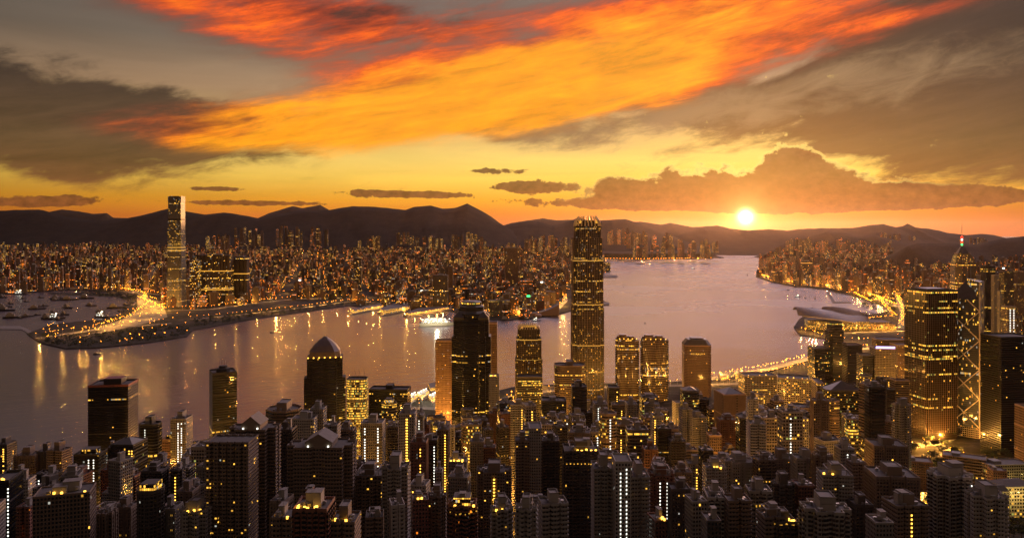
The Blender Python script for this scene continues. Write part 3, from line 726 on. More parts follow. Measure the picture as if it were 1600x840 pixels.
# ------------------------------------------------------------------ landmark towers
def register(e, cx, yt, D, wpx): THINGS.append([e, cx, yt, D, wpx, '', '', '', True])
def harbour_tower(name, x0, x1, ytop, D, label, big):
    w = (x1 - x0) / F * D; Yc = D + w / 2; Xc = WX((x0 + x1) / 2, D) * Yc / D; h = WZ(ytop, D) - 3
    e = empty(name, (Xc, Yc, 3), R(0)); tag(e, label, 'office tower')
    tiers = [(0, .50, 1.0), (.50, .76, .955), (.76, .88, .90), (.88, .945, .81)] if big else [(0, .62, 1.0), (.62, .85, .93), (.85, .95, .82)]
    mb = MB(7.0)
    for (a, b2, k) in tiers:
        p = notched(w * k, w * k, w * .13)
        mb.prism(p, h * a - (20 if a == 0 else 0), h * b2, 0, 1)
        q = insetp(p, -.5)
        for s_ in (0, 1, 2, 3):   # bright mullion fins at the corners of each shaft face
            pass
    p = notched(w * .70, w * .70, w * .12); mb.prism(p, h * tiers[-1][1], h * .975, 0, 1)
    mb.build('tower_shaft', [M['tower_ifc'], M['roof']], e)
    # vertical fins
    mb = MB()
    for (a, b2, k) in tiers:
        s_ = w * k / 2; lo = -s_ + w * .13; n = 9
        for i in range(n + 1):
            t = lo + (2 * -lo) * i / n
            for (px_, py_) in ((t, -s_ - .3), (t, s_ + .3), (-s_ - .3, t), (s_ + .3, t)):
                mb.box(px_ - .3, px_ + .3, py_ - .3, py_ + .3, max(0, h * a), h * b2 + .6)
    mb.build('mullion_fins', M['fin'], e)
    # the crown of curved fingers
    hb = h * tiers[-1][1]; r0 = w * .405; n = 7 if big else 8
    for sx, sy in ((0, -1), (0, 1), (-1, 0), (1, 0)):
        for i in range(n):
            mb = MB()
            t = (i / (n - 1) - .5) * 2 * r0 * .80
            pr = None
            for k in range(6):
                u = k / 5; rr = r0 * (1 - .34 * u ** 2.2); z = hb + (h - hb) * (u * (1.0 if abs(i - (n - 1) / 2) < n * .3 else .86)); tt = t * (1 - .28 * u ** 2)
                q = (tt, sy * rr, z) if sx == 0 else (sx * rr, tt, z)
                if pr: mb.bar(pr, q, (w * .022) * (1.15 - .5 * u), 0)
                pr = q
            mb.build('crown_fin', M['crownfin'], e)
    mb = MB(3.0)
    mb.prism(rect(w * .62, w * .62), h * .96, h * .975, 0, 0); mb.build('crown_lantern', M['goldband'], e)
    for fz in ((.30, .52, .757) if big else (.62, .84)):
        mb = MB(); k = [t for t in tiers if t[0] <= fz][-1][2]; p = insetp(notched(w * k, w * k, w * .13), -.45); mb.loft(p, h * fz - 1, p, h * fz + .8, 0)
        mb.build('lit_plant_floor', M['goldband2'], e)
    register(e, (x0 + x1) / 2, ytop, D, x1 - x0); return e
M['fin'] = simple('bronze_fins', (.17, .11, .075), .4, .3); M['crownfin'] = simple('pale_glowing_crown_fins', (.45, .32, .22), .4, emit=srgb(255, 180, 90), es=.10)  # crown fins are no lamps; a faint warm glow is put into their material
M['goldband2'] = simple('lit_louvres', (.4, .3, .15), emit=srgb(255, 190, 80), es=.55, vary=.5, scale=.4)
harbour_tower('skyscraper', 893, 942, 337, 1710, 'tallest tapering harbour skyscraper with a crown of curved fingers, lit bands across its shaft', True)
harbour_tower('skyscraper', 805, 847, 508, 1560, 'shorter dark skyscraper with spiky crown, standing left of the tallest tapering tower', False)

def west_tower():
    D = 3864; w = 22 / F * D; h = 557; Yc = D + w / 2; Xc = WX(276, D) * Yc / D
    e = empty('skyscraper', (Xc, Yc, 3), R(0)); tag(e, 'very tall silver glass skyscraper alone across the harbour beside the golden toll roads', 'office tower')
    mb = MB(4.0); p0 = notched(w * 1.06, w * 1.06, w * .09); p1 = notched(w, w, w * .09); p2 = notched(w * .90, w * .90, w * .09)
    mb.loft(scalep(p0, 1.08), -5, p0, h * .05, 0); mb.loft(p0, h * .05, p1, h * .15, 0); mb.loft(p1, h * .15, p2, h * .955, 0); mb.cap(p2, h * .955, 1)
    mb.build('tower_shaft', [M['tower_icc'], M['roof']], e)
    for (sx, sy) in ((0, -1), (1, 0), (0, 1), (-1, 0)):
        mb = MB(4.5); s_ = w * .455; a = w * .36
        if sx == 0: mb.box(-a, a, sy * s_ - 1, sy * s_ + 1, h * .95, h, 0, 1)
        else: mb.box(sx * s_ - 1, sx * s_ + 1, -a, a, h * .95, h, 0, 1)
        mb.build('crown_screen', [M['tower_icc'], M['steel']], e)
    for fz in (.10, .505, .53, .78):
        mb = MB(); k = 1.0 - .1 * fz; q = insetp(notched(w * k, w * k, w * .09), -.6); mb.loft(q, h * fz, q, h * fz + (9 if fz < .2 or fz > .7 else 5), 0); mb.build('plant_floor_band', M['goldband2'] if fz > .4 and fz < .7 else M['dark'], e)
    register(e, 279, 306, D, 28)
west_tower()

def spire_tower():
    # dark star-plan tower with stepped pointed top
    D = 1350; w = 62 / F * D; h = WZ(500, D) - 3; Yc = D + w / 2; Xc = WX(737, D) * Yc / D
    e = empty('skyscraper', (Xc, Yc, 3), 0); tag(e, 'broad dark skyscraper with small side gables and stepped octagonal cap, left of spiky crowned tower', 'office tower')
    mb = MB(12.0)
    a = notched(w, w * .8, w * .13)
    mb.prism(a, -20, h * .86, 0, 1); b2 = notched(w * .90, w * .78, w * .10); mb.prism(b2, h * .86, h, 0, 1)
    mb.prism(scalep(ngon(8, w * .5, None, .5), .96), -20, h * .97, 0, 1)
    mb.build('tower_shaft', [M['off_black'], M['copper']], e)
    for sx in (-1, 1):
        for sy in (-1, 1):
            mb = MB(); c = (sx * w * .31, sy * w * .28); p = [(c[0] + q[0], c[1] + q[1]) for q in rect(w * .26, w * .26)]
            mb.prism(p, h - .1, h + 4, 0); mb.cone(insetp(p, -.8), h + 4, h + 14, 0, c); mb.build('corner_gable', M['copper'], e)
    mb = MB(2.2); zz = h
    for (k, dz) in ((.40, 14), (.34, 10), (.27, 7)):
        mb.prism(ngon(8, w * k, None, .5), zz - .1, zz + dz * .7, 0, 1); mb.loft(ngon(8, w * k, None, .5), zz + dz * .7, ngon(8, w * (k - .06), None, .5), zz + dz, 1); zz += dz
    mb.cap(ngon(8, w * .21, None, .5), zz, 1)
    mb.build('stepped_cap', [M['off_dark'], M['copper']], e)
    part('antenna', unit_mesh('antenna', mast_fn, M['steel']), e, (0, 0, zz))
    register(e, 737, 455, D, 64)
spire_tower()

def gable_tower():
    D = 1150; w = 56 / F * D; Yc = D + w / 2; Xc = WX(508, D) * Yc / D; zg = ground_z(Xc, Yc); h = WZ(560, D) - zg
    e = empty('skyscraper', (Xc, Yc, zg), R(12)); tag(e, 'dark tower topped by a faceted gabled dome, standing against the water on the left', 'office tower')
    mb = MB(21.0); mb.prism(cross(w * .98, w * .9, w * .16, 1.5), -20, h, 0, 1); mb.build('tower_shaft', [M['off_black'], M['roof']], e)
    for sx in (-1, 1):
        mb = MB(9.0 + sx); x = sx * w * .5; mb.box(x - 4, x + 4, -w * .22, w * .22, -20, h * .83, 0, 1); mb.build('side_wing', [M['off_dark'], M['roof']], e)
    mb = MB(); s_ = w * .43; z0 = h; n = 8
    mb.prism(chamfer(s_ * 2, s_ * 2, s_ * .35), h - .1, h + 2, 0)
    prof = [(1.0, 2), (.96, 9), (.72, 17), (.40, 24), (.06, 30)]
    for (k0, a), (k1, b2) in zip(prof, prof[1:]): mb.loft(chamfer(s_ * 2 * k0, s_ * 2 * k0, s_ * .35 * k0), h + a, chamfer(s_ * 2 * k1, s_ * 2 * k1, s_ * .35 * k1), h + b2)
    for t in (-.5, 0, .5):
        for sgn in (-1, 1):
            mb.bar((t * s_, sgn * s_, h + 8), (t * s_ * .2, 0, h + 30), .5); mb.bar((sgn * s_, t * s_, h + 8), (0, t * s_ * .2, h + 30), .5)
    mb.build('faceted_roof', M['domeroof'], e)
    me = unit_mesh('roof_lamp_gold', lambda m_: m_.prism(ngon(8, .9), 0, 1.4), M['yellowlamp'])
    for i in range(7): part('roof_lamp', me, e, ((i / 6 - .5) * w * .9, -w * .44, h + .3))
    register(e, 508, 535, D, 62)
M['domeroof'] = simple('brown_metal_roof', (.16, .11, .08), .45)
gable_tower()

def bank_tower():
    # triangular prisms cut away in steps, white cross bracing
    D = 1400; w = 43 / F * D; Yc = D + w * .7; Xc = WX(1509, D) * Yc / D; zg = 4; H = WZ(436, D) - zg
    e = empty('skyscraper', (Xc, Yc, zg), R(-38)); tag(e, 'faceted glass skyscraper with diagonal pale bracing and slanted roof, beside a broad dark tower', 'office tower')
    s_ = w * .5; A, B, C_, D_ = (-s_, -s_), (s_, -s_), (s_, s_), (-s_, s_); O = (0, 0)
    hs = [.87, .98, .70, .60]; quads = [(A, B), (B, C_), (C_, D_), (D_, A)]
    mb = MB(33.0)
    for (p, q), f in zip(quads, hs):
        z1 = H * f; z2 = H * min(1, f + .11)
        mb.face([(p[0], p[1], 18), (q[0], q[1], 18), (q[0], q[1], z1), (p[0], p[1], z1)], [(0, 18), (w, 18), (w, z1), (0, z1)], 0)
        mb.face([(p[0], p[1], z1), (q[0], q[1], z1), (0, 0, z2)], [(0, z1), (w, z1), (w / 2, z2)], 0)
        mb.face([(q[0], q[1], 18), (0, 0, 18), (0, 0, z2), (q[0], q[1], z1)], [(0, 18), (w * .7, 18), (w * .7, z2), (0, z1)], 0)
        mb.face([(0, 0, 18), (p[0], p[1], 18), (p[0], p[1], z1), (0, 0, z2)], [(0, 18), (w * .7, 18), (w * .7, z1), (0, z2)], 0)
    mb.build('glass_shaft', [M['bankglass']], e)
    mb = MB(34.0); mb.prism(rect(w * 1.02, w * 1.02), -8, 18, 0, 1); mb.build('stone_base', [M['off_grid'], M['rooflt']], e)
    mod = H * .98 / 5.0; zb = 18; mod = (H * .98 - 18) / 5
    def face_h(i): return H * hs[i]
    for i, (p, q) in enumerate(quads):
        zt = face_h(i); k = 0; nx, ny = ((p[0] + q[0]) / 2, (p[1] + q[1]) / 2); L = math.hypot(nx, ny); ox, oy = nx / L * .5, ny / L * .5
        P_ = lambda pt, z: (pt[0] + ox, pt[1] + oy, z)
        while zb + (k + .2) * mod < zt:
            a, b2 = zb + k * mod, zb + (k + 1) * mod; f = min(1, (zt - a) / (b2 - a))
            for (u, v) in ((p, q), (q, p)):
                mb = MB(); end = (u[0] + (v[0] - u[0]) * f, u[1] + (v[1] - u[1]) * f)
                mb.bar(P_(u, a), P_(end, a + (b2 - a) * f), 1.15); mb.build('diagonal_brace', M['brace'], e)
            k += 1
    for i, pt in enumerate((A, B, C_, D_)):
        zt = max(face_h(i), face_h(i - 1)); mb = MB(); mb.bar((pt[0] * 1.01, pt[1] * 1.01, 0), (pt[0] * 1.01, pt[1] * 1.01, zt), 1.6); mb.build('corner_column', M['brace'], e)
    for sx in (-3, 3):
        mb = MB(); mb.bar((sx + 5, 2, H * .96), (sx + 5, 2, H * 1.13), .5); mb.build('mast', M['steel'], e)
    register(e, 1509, 432, D, 44)
M['bankglass'] = facade('blue_grey_glass', (.10, .10, .105), (.05, .055, .065, 1), 1.8, 3.8, .46, .44, .03, .03, YEL, WHT, 1.3, .3, .08)
M['brace'] = simple('pale_aluminium_brace', (.75, .62, .5), .35)
bank_tower()

def lantern_tower():
    # triangular tower with stepped lantern, neon and mast
    D = 2700; w = 34 / F * D; Yc = D + w / 2; Xc = WX(1503, D) * Yc / D; H = WZ(412, D)
    e = empty('skyscraper', (Xc, Yc, 4), R(15)); tag(e, 'distant tower with lantern top, red and green neon and tall mast, behind the faceted tower', 'office tower')
    t = lambda k: [(math.cos(a) * w * .56 * k, math.sin(a) * w * .56 * k) for b3 in (210, 330, 90) for a in (R(b3 - 14), R(b3 + 14))]
    mb = MB(44.0); mb.prism(t(1), -8, H, 0, 1); mb.build('tower_shaft', [M['tower_lantern'], M['roof']], e)
    mb = MB(45.0)
    mb.loft(t(.92), H, t(.72), H + 26, 0); mb.cap(t(.72), H + 26, 1); mb.prism(t(.62), H + 26, H + 32, 0, 1); mb.loft(t(.55), H + 32, t(.14), H + 56, 0); mb.cap(t(.14), H + 56, 1)
    mb.build('lantern_roof', [M['tower_lantern'], M['roof']], e)
    mb = MB(); mb.bar((0, 0, H + 55), (0, 0, H + 92), 2.2, n=8); mb.bar((0, 0, H + 90), (0, 0, H + 132), .9, n=6); mb.build('mast', M['steel'], e)
    for k, mt in enumerate(('greenlamp', 'redlamp', 'stairlamp', 'redlamp')):
        mb = MB(); z = H + 60 + k * 8.5; mb.prism(ngon(8, 3.0), z, z + 6.5, 0); mb.build('neon_ring', M[mt], e)
    register(e, 1503, 365, D, 34)
M['tower_lantern'] = facade('lantern_tower_wall', (.35, .24, .14), DGL, 3.2, 4.2, .36, .30, .16, .10, YEL, srgb(255, 110, 50), 2.2, .5, .15)
lantern_tower()

def broad_tower():
    D = 1390; w = 56 / F * D; Yc = D + w / 2; Xc = WX(1454, D) * Yc / D; H = WZ(456, D) - 4
    e = empty('skyscraper', (Xc, Yc, 4), R(10)); tag(e, 'broad dark glass skyscraper with lit floors, immediately left of the braced faceted tower', 'office tower')
    mb = MB(53.0); p = notched(w, w * .95, w * .04); mb.prism(p, -8, H, 0, 1); parapet(mb, p, H, 2, ph=3.5); mb.build('tower_shaft', [M['off_bronze'], M['roof'], M['trim_off_dark']], e)
    mb = MB(); n = 14; s_ = w / 2 + .25
    for i in range(n + 1):
        t = -w * .46 + w * .92 * i / n
        mb.box(t - .18, t + .18, -s_ - .05, -s_ + .5, 12, H); mb.box(-s_ - .1, -s_ + .4, t - .18, t + .18, 12, H); mb.box(s_ - .4, s_ + .1, t - .18, t + .18, 12, H)
    mb.build('steel_mullions', M['fin'], e)
    mb = MB(); mb.box(-w * .3, w * .3, -w * .25, w * .3, H, H + 5, 0); mb.build('plant_room', M['dark'], e)
    register(e, 1454, 452, D, 66)
M['off_bronze'] = facade('bronze_glass', (.04, .028, .02), (.03, .022, .016, 1), 2.0, 4.0, .45, .32, .06, .12, YEL, GRN, 1.6, .35, .1)
broad_tower()

def hip_tower():
    D = 1750; w = 42 / F * D; Yc = D + w / 2; Xc = WX(1088, D) * Yc / D; H = WZ(541, D) - 3
    e = empty('office_tower', (Xc, Yc, 3), R(-6)); tag(e, 'tan tower with regular small windows and dark hipped chamfered roof, alone against the water', 'office tower')
    mb = MB(61.0); p = chamfer(w, w * .9, w * .12); mb.prism(p, -8, H, 0, 1); mb.build('tower_shaft', [M['off_tan'], M['roof']], e)
    mb = MB(); q = insetp(p, -.8); mb.loft(q, H, q, H + 2, 1); mb.loft(q, H + 2, scalep(p, .72), H + 14, 0); mb.cap(scalep(p, .72), H + 14, 0)
    mb.prism(scalep(p, .5), H + 14, H + 17, 0); mb.build('hipped_roof', [M['copper'], M['tanrender']], e)
    register(e, 1088, 530, D, 50)
hip_tower()

def twin_round(x0, x1, yt, label, dz, s_):
    D = 1700; w = (x1 - x0) / F * D; Yc = D + w / 2; Xc = WX((x0 + x1) / 2, D) * Yc / D; H = WZ(yt, D) - 3
    e = empty('office_tower', (Xc, Yc, 3), 0); tag(e, label, 'office tower')
    mb = MB(70.0 + s_)
    for (ox, oy, r) in ((-w * .2, 0, .30), (w * .2, 0, .30), (0, w * .1, .34)):
        p = [(q[0] + ox, q[1] + oy) for q in ngon(18, w * r)]; mb.prism(p, -8, H - (0 if ox <= 0 else dz), 0, 1)
    mb.build('rounded_shafts', [M['off_exch'], M['roof']], e)
    for i, (ox, r, z) in enumerate(((-w * .2, .24, H), (w * .16, .2, H - dz))):
        mb = MB(); p = [(q[0] + ox, q[1]) for q in ngon(14, w * r)]; mb.prism(p, z - .1, z + 6, 0); mb.prism([(q[0] * .7 + ox * .3, q[1] * .7) for q in p], z + 6, z + 9.5, 0); mb.build('plant_drum', M['fin'], e)
    me = unit_mesh('roof_lamp_gold', lambda m_: m_.prism(ngon(8, .9), 0, 1.4), M['yellowlamp'])
    for i in range(5): part('roof_lamp', me, e, ((i / 4 - .5) * w * .7, -w * .25, H + .3))
    register(e, (x0 + x1) / 2, yt - 5, D, x1 - x0)
M['off_exch'] = facade('rounded_banded_wall', (.26, .17, .11), (.03, .022, .016, 1), 2.0, 3.9, .47, .28, .07, .12, YEL, WHT, 1.5, .4, .1)
twin_round(961, 999, 531, 'rounded banded office tower, left one of the twin towers right of the tallest skyscraper', 4, 0)
twin_round(1000, 1045, 532, 'rounded banded office tower, right one of the twin towers right of the tallest skyscraper', 2, 3)

def ex_wing():
    "exhibition hall on the water with a sweeping winged roof"
    e = empty('exhibition_hall', (*G(1305, 515), 3), R(-4)); D = 2900; tag(e, 'waterfront exhibition hall with sweeping pale winged roof and pointed prow over the water', 'exhibition hall')
    mb = MB(5.0); mb.prism([(-110, -20), (-60, -46), (110, -46), (130, 60), (-95, 70)], -1, 34, 0, 1); mb.build('glazed_hall', [M['off_lit'], M['rooflt']], e)
    n = 22; m_ = 8
    for name, z0, xa, xb, wd, amp, dy in (('winged_roof', 60, -150, 125, 66, 24, 5), ('upper_roof', 73, -40, 118, 38, 8, 22)):
        V = []
        for i in range(n + 1):
            u = i / n; x = xa + (xb - xa) * u
            hw = wd * (math.sin(math.pi * min(1, (.10 + u * .86))) ** .55)
            zc = z0 + amp * (1 - u) ** 2 * .9 + 6 * math.sin(u * math.pi) - 16 * u ** 2
            for j in range(m_ + 1):
                v = j / m_ * 2 - 1
                V.append((x, v * hw + dy, zc + 9 * (1 - v * v) - 5 + (v * 20 if v < 0 else -v * 4)))
        mb = MB()
        for i in range(n):
            for j in range(m_):
                a = i * (m_ + 1) + j; q = [V[a], V[a + m_ + 1], V[a + m_ + 2], V[a + 1]]
                mb.face(q, [(0, 0)] * 4); mb.face([(p[0], p[1], p[2] - 2.5) for p in q[::-1]], [(0, 0)] * 4)
        for (jj) in (0, m_):
            for i in range(n):
                a = i * (m_ + 1) + jj; p, q = V[a], V[a + m_ + 1]
                mb.face([(p[0], p[1], p[2] - 2.5), (q[0], q[1], q[2] - 2.5), q, p], [(0, 0)] * 4)
        a = V[:m_ + 1]
        mb.face([(p[0], p[1], p[2] - 2.5) for p in a] + a[::-1], [(0, 0)] * (2 * m_ + 2))
        mb.build(name, M['wingroof'], e, smooth=False)
    mb = MB(6.0); mb.box(112, 210, -40, 60, -1, 26, 0, 1); mb.box(125, 200, -30, 50, 26, 31, 0, 1); mb.build('rear_hall', [M['off_band'], M['rooflt']], e)
    register(e, 1305, 487, D, 110)
M['wingroof'] = simple('pale_aluminium_roof', (.20, .175, .165), .45, .3)
ex_wing()

# ------------------------------------------------------------------ the near shore, building by building
S = lambda *a: [tuple(x) for x in a]
T = tower
# near the water, left
T(145, 210, 604, 1150, 'off_black', 'slab', 8, 44, top='rim', label='black glass tower with red brown roof rim, at the waterfront on the far left', roofy=False)
T(323, 374, 585, 1200, 'off_black', 'slab', 28, 40, top='oct', label='black tower turned cornerwise with octagonal roof plant, between water and brown apartments', roofy=False)
T(543, 574, 594, 1180, 'off_lit', 'cham', 0, top='masts', label='slim lit office tower bristling with roof antennas, right of the gabled dome tower', roofy=False)
T(578, 641, 610, 1290, 'off_black', 'slab', -4, 30, top='box', label='wide dark block with one small lit mast box, left of the white ferry piers')
T(596, 620, 632, 1130, 'off_lit', 'round', 0, top='litroof', look='curved')
T(681, 707, 533, 1500, 'off_tan', 'slab', 0, 24, label='slim tan tower standing clear of the water, left of broad dark gabled skyscraper', roofy=False)
T(762, 777, 506, 1520, 'off_tan', 'slab', 0, 24, label='narrow tan tower peeping out behind the broad dark gabled skyscraper', roofy=False)
T(764, 780, 588, 1260, 'apt_pale', 'plain', 0, 20, top='glowroof', look='slim')
T(0, 19, 695, 980, 'apt_dark', 'plain', 0, 20, stairs=S((.2, 1.6, 'yellowlamp')))
T(28, 62, 710, 950, 'apt_brown', 'bays', 6); T(62, 84, 705, 960, 'apt_dark', 'bays', 4); T(78, 108, 703, 930, 'apt_brown', 'slab', -8)
T(122, 162, 712, 900, 'off_black', 'slab', 4, look='blue grey', top='litroof', stairs=S((.1, 1.2, 'stairlamp'), (.3, 1.2, 'stairlamp')))
T(182, 222, 697, 860, 'off_dark', 'slab', -4, 30, top='pyramid', label='dark tower with a pale pyramid roof, in front of the black waterfront tower', roofy=False, stairs=S((.32, 1.5, 'yellowlamp'), (.44, 1.5, 'yellowlamp')))
T(220, 250, 665, 960, 'off_dark', 'cham', 0, top='box', stairs=S((-.1, .8, 'stairlamp')))
T(256, 288, 688, 1020, 'off_tan', 'slab', 0, look='lit', top='litroof', roofy=False)
T(272, 296, 655, 980, 'apt_grey', 'plain', 0, 22, stairs=S((0, 1.2, 'stairlamp'), (.22, 1.2, 'stairlamp')))
T(305, 331, 700, 860, 'off_grid', 'slab', 0, 24); T(163, 185, 735, 860, 'apt_red', 'plain', 0, look='slim'); T(196, 216, 745, 800, 'apt_red', 'bays', 0)
T(242, 262, 720, 880, 'apt_brown', 'bays', 0); T(288, 306, 712, 900, 'apt_grey', 'plain', 0, stairs=S((0, 1.4, 'stairlamp')))
# nearest rows, left to right
T(-6, 30, 755, 640, 'off_black', 'slab', 12, 30, top='glowroof', stairs=S((.46, 1.0, 'stairlamp')), label='black slab with glowing gold roof edge at the left end of the front row', roofy=False)
T(56, 148, 778, 560, 'apt_brown', 'plain', 18, 24, look='wide', top='none', label='wide stepped brown block with a broad grey terrace roof, front row on the left', lamps=6)
T(34, 56, 790, 640, 'apt_red', 'slab', 0); T(152, 180, 800, 600, 'apt_brown', 'cross', 0); T(180, 212, 792, 640, 'apt_brown', 'bays', 0)
T(216, 256, 768, 600, 'apt_dark', 'round', 0, 22, top='litroof', label='round balconied tower with a lit glass roof room, front row on the left', roofy=False)
T(226, 258, 735, 720, 'apt_dark', 'slab', 0); T(256, 280, 795, 620, 'apt_grey', 'bays', 0)
T(282, 330, 800, 580, 'apt_grey', 'cross', -6, lamps=3)
T(278, 300, 730, 800, 'apt_grey', 'bays', 0, stairs=S((.1, 1.1, 'yellowlamp')))
T(329, 397, 690, 600, 'apt_brown', 'bays', 0, 24, top='none', label='massive brown apartment block with flat roof, left half of the tall pair at front left', roofy=False)
T(362, 436, 673, 640, 'apt_brown', 'cross', 0, 28, top='gable', label='massive brown apartment tower with a roof gable, right half of the front left pair', roofy=False)
T(418, 470, 645, 900, 'off_band', 'oct', 0, 40, look='octagonal', top='box')
T(459, 494, 655, 840, 'apt_pale', 'plain', 0, 20, look='blank walled'); T(487, 508, 640, 860, 'apt_grey', 'plain', 0, 18, look='slim')
T(436, 460, 668, 720, 'apt_dark', 'bays', 0); T(508, 530, 664, 760, 'apt_grey', 'bays', 0)
T(451, 556, 698, 620, 'apt_brown', 'cross', 0, 30, top='gable', label='brown tower with triangular pediment and two white roof lamps, lower middle left', roofy=False)
T(464, 518, 792, 470, 'apt_red', 'bays', 0, 22, top='none', lamps=7, label='lower terracotta block with yellow floodlit roof at the bottom edge', roofy=True)
T(431, 463, 808, 480, 'apt_brown', 'bays', 0, 20, lamps=2); T(519, 560, 812, 480, 'apt_brown', 'slab', 0, 20, lamps=2)
T(557, 601, 742, 640, 'apt_brown', 'bays', 0, 24); T(598, 640, 735, 620, 'apt_grey', 'cross', 0, 26, look='boxy topped'); 
T(566, 600, 662, 860, 'apt_pale', 'plain', 0, 22, stairs=S((-.3, 1.3, 'stairlamp'), (.3, 1.3, 'stairlamp')), label='pale tower with two dotted columns of stair lights, right of the pediment tower')
T(625, 650, 647, 830, 'apt_pale', 'plain', 0, 20, stairs=S((.0, 2.0, 'yellowlamp')), label='slim pale tower with one golden column of lights, left of the broad dark skyscraper')
T(650, 662, 650, 880, 'apt_grey', 'plain', 0, stairs=S((.0, 1.0, 'stairlamp')))
T(606, 624, 668, 900, 'apt_dark', 'bays', 0); T(643, 668, 690, 720, 'apt_red', 'bays', 0, stairs=S((.1, 1.2, 'yellowlamp')))
T(662, 684, 690, 800, 'off_black', 'plain', 0, stairs=S((.3, 1.0, 'stairlamp'))); T(684, 702, 672, 860, 'apt_brown', 'plain', 0, 20, stairs=S((.2, 1.4, 'yellowlamp')))
T(641, 672, 783, 600, 'apt_red', 'plain', 10, lamps=2); T(668, 698, 775, 620, 'apt_brown', 'cross', 0, top='box'); T(700, 745, 792, 560, 'apt_red', 'cross', 0, 22, top='litroof', look='lamp-lit roof', lamps=4)
T(680, 692, 738, 760, 'apt_pale', 'plain', 0, 16, look='blank slim'); T(702, 730, 722, 780, 'apt_grey', 'plain', 0, top='glowroof')
T(745, 800, 735, 720, 'apt_brown', 'cross', 0, 26, stairs=S((0, 1.6, 'yellowlamp')), look='stepped')
T(735, 757, 690, 880, 'apt_grey', 'bays', 0); T(756, 775, 700, 860, 'apt_red', 'plain', 0)
T(765, 803, 800, 540, 'apt_grey', 'cross', 5, lamps=3); T(803, 842, 795, 500, 'apt_grey', 'cross', -6, look='knobbly'); T(840, 888, 785, 520, 'apt_grey', 'bays', 8)
T(805, 828, 686, 760, 'apt_brown', 'bays', 0, 20); T(826, 846, 670, 770, 'apt_pale', 'plain', 0, 26, top='none', label='blank pale lift core slab between two brown apartment wings', roofy=False); T(846, 873, 686, 770, 'apt_dark', 'bays', 0, 22)
T(808, 847, 590, 1480, 'off_lit', 'slab', 0, 30, look='tan edged', roofy=False)
T(866, 914, 573, 1500, 'off_band', 'cham', 0, 44, top='box', label='banded brown office block at the foot of the tallest skyscraper', roofy=False)
T(846, 884, 628, 1150, 'off_dark', 'slab', 0, 30); T(893, 916, 606, 1150, 'off_black', 'slab', 0, 26, top='box')
T(880, 935, 706, 660, 'apt_dark', 'bays', 0, 24, lamps=5, look='green roofed'); T(927, 948, 632, 1050, 'apt_grey', 'plain', 0, 24, stairs=S((-.2, 1, 'stairlamp')))
T(870, 888, 655, 960, 'apt_grey', 'plain', 0, 20, stairs=S((.0, 1.3, 'yellowlamp'), (.35, 1.3, 'stairlamp')))
T(950, 966, 607, 1250, 'off_dark', 'slab', 0, 24, stairs=S((.3, 1.6, 'yellowlamp'))); T(964, 982, 634, 1250, 'off_grid', 'slab', 0, 24, look='lit'); T(978, 994, 632, 1100, 'apt_grey', 'plain', 0, 24)
T(925, 960, 731, 590, 'apt_grey', 'bays', 0, 22); T(958, 984, 722, 575, 'apt_pale', 'plain', 0, 22, top='none', stairs=S((-.18, .75, 'stairlamp'), (.18, .75, 'stairlamp')), label='grey tower core with two long dotted columns of white stair lights', roofy=False)
T(982, 1012, 748, 580, 'apt_grey', 'bays', 0, 24)
T(1001, 1026, 622, 1180, 'off_lit', 'slab', 0, 26); T(1018, 1036, 650, 1000, 'apt_pale', 'plain', 0, 18, stairs=S((-.3, 1.6, 'yellowlamp')))
T(1012, 1052, 742, 660, 'apt_red', 'cross', 0, 24, stairs=S((-.12, .9, 'stairlamp'), (.16, .9, 'stairlamp')), label='dark red tower with a double dotted column of lights, middle foreground')
T(1046, 1076, 765, 640, 'apt_dark', 'bays', 0, stairs=S((.3, 1.1, 'yellowlamp'))); T(1013, 1040, 815, 540, 'apt_red', 'plain', 12, lamps=4)
T(1005, 1026, 700, 820, 'apt_red', 'bays', 0); T(1026, 1047, 672, 900, 'off_black', 'slab', 0); T(1046, 1070, 690, 880, 'apt_dark', 'bays', 0); 
T(1065, 1090, 612, 1180, 'off_lit', 'cham', 0, 30, top='pyramid', look='sloping glass top', roofy=False); T(1088, 1106, 625, 1200, 'off_black', 'slab', 0)
T(1120, 1160, 618, 1120, 'off_tanblank', 'slab', 6, 40, top='pyramid', label='blank tan tower with small pyramid roof, right of the hipped roof tower', roofy=False)
T(1152, 1212, 658, 980, 'off_dark', 'oct', 0, 46, top='dome', label='dark chamfered tower with tiered dome cap, right of the tan pyramid tower', roofy=False)
T(1106, 1130, 640, 1180, 'off_band', 'slab', 0); T(1072, 1100, 722, 860, 'apt_pale', 'bays', 0, stairs=S((0, 1.2, 'yellowlamp'))); T(1094, 1112, 706, 820, 'off_black', 'slab', 0, top='pyramid', look='pointed'); T(1106, 1125, 682, 980, 'off_tan', 'slab', 0, look='lit')
T(1130, 1180, 720, 760, 'apt_grey', 'cross', 0, 24); T(1180, 1208, 720, 740, 'apt_brown', 'bays', 0); T(1100, 1132, 730, 720, 'apt_pale', 'bays', 0, lamps=3)
T(1073, 1102, 785, 560, 'apt_grey', 'plain', 8); T(1100, 1134, 775, 570, 'apt_pale', 'slab', -6, 22, look='cube topped'); T(1133, 1170, 782, 560, 'apt_brown', 'slab', 0, look='four storey topped'); T(1166, 1204, 768, 590, 'apt_grey', 'slab', -5); T(1100, 1122, 815, 500, 'apt_dark', 'plain', 0); T(1186, 1222, 806, 520, 'apt_brown', 'slab', 4)
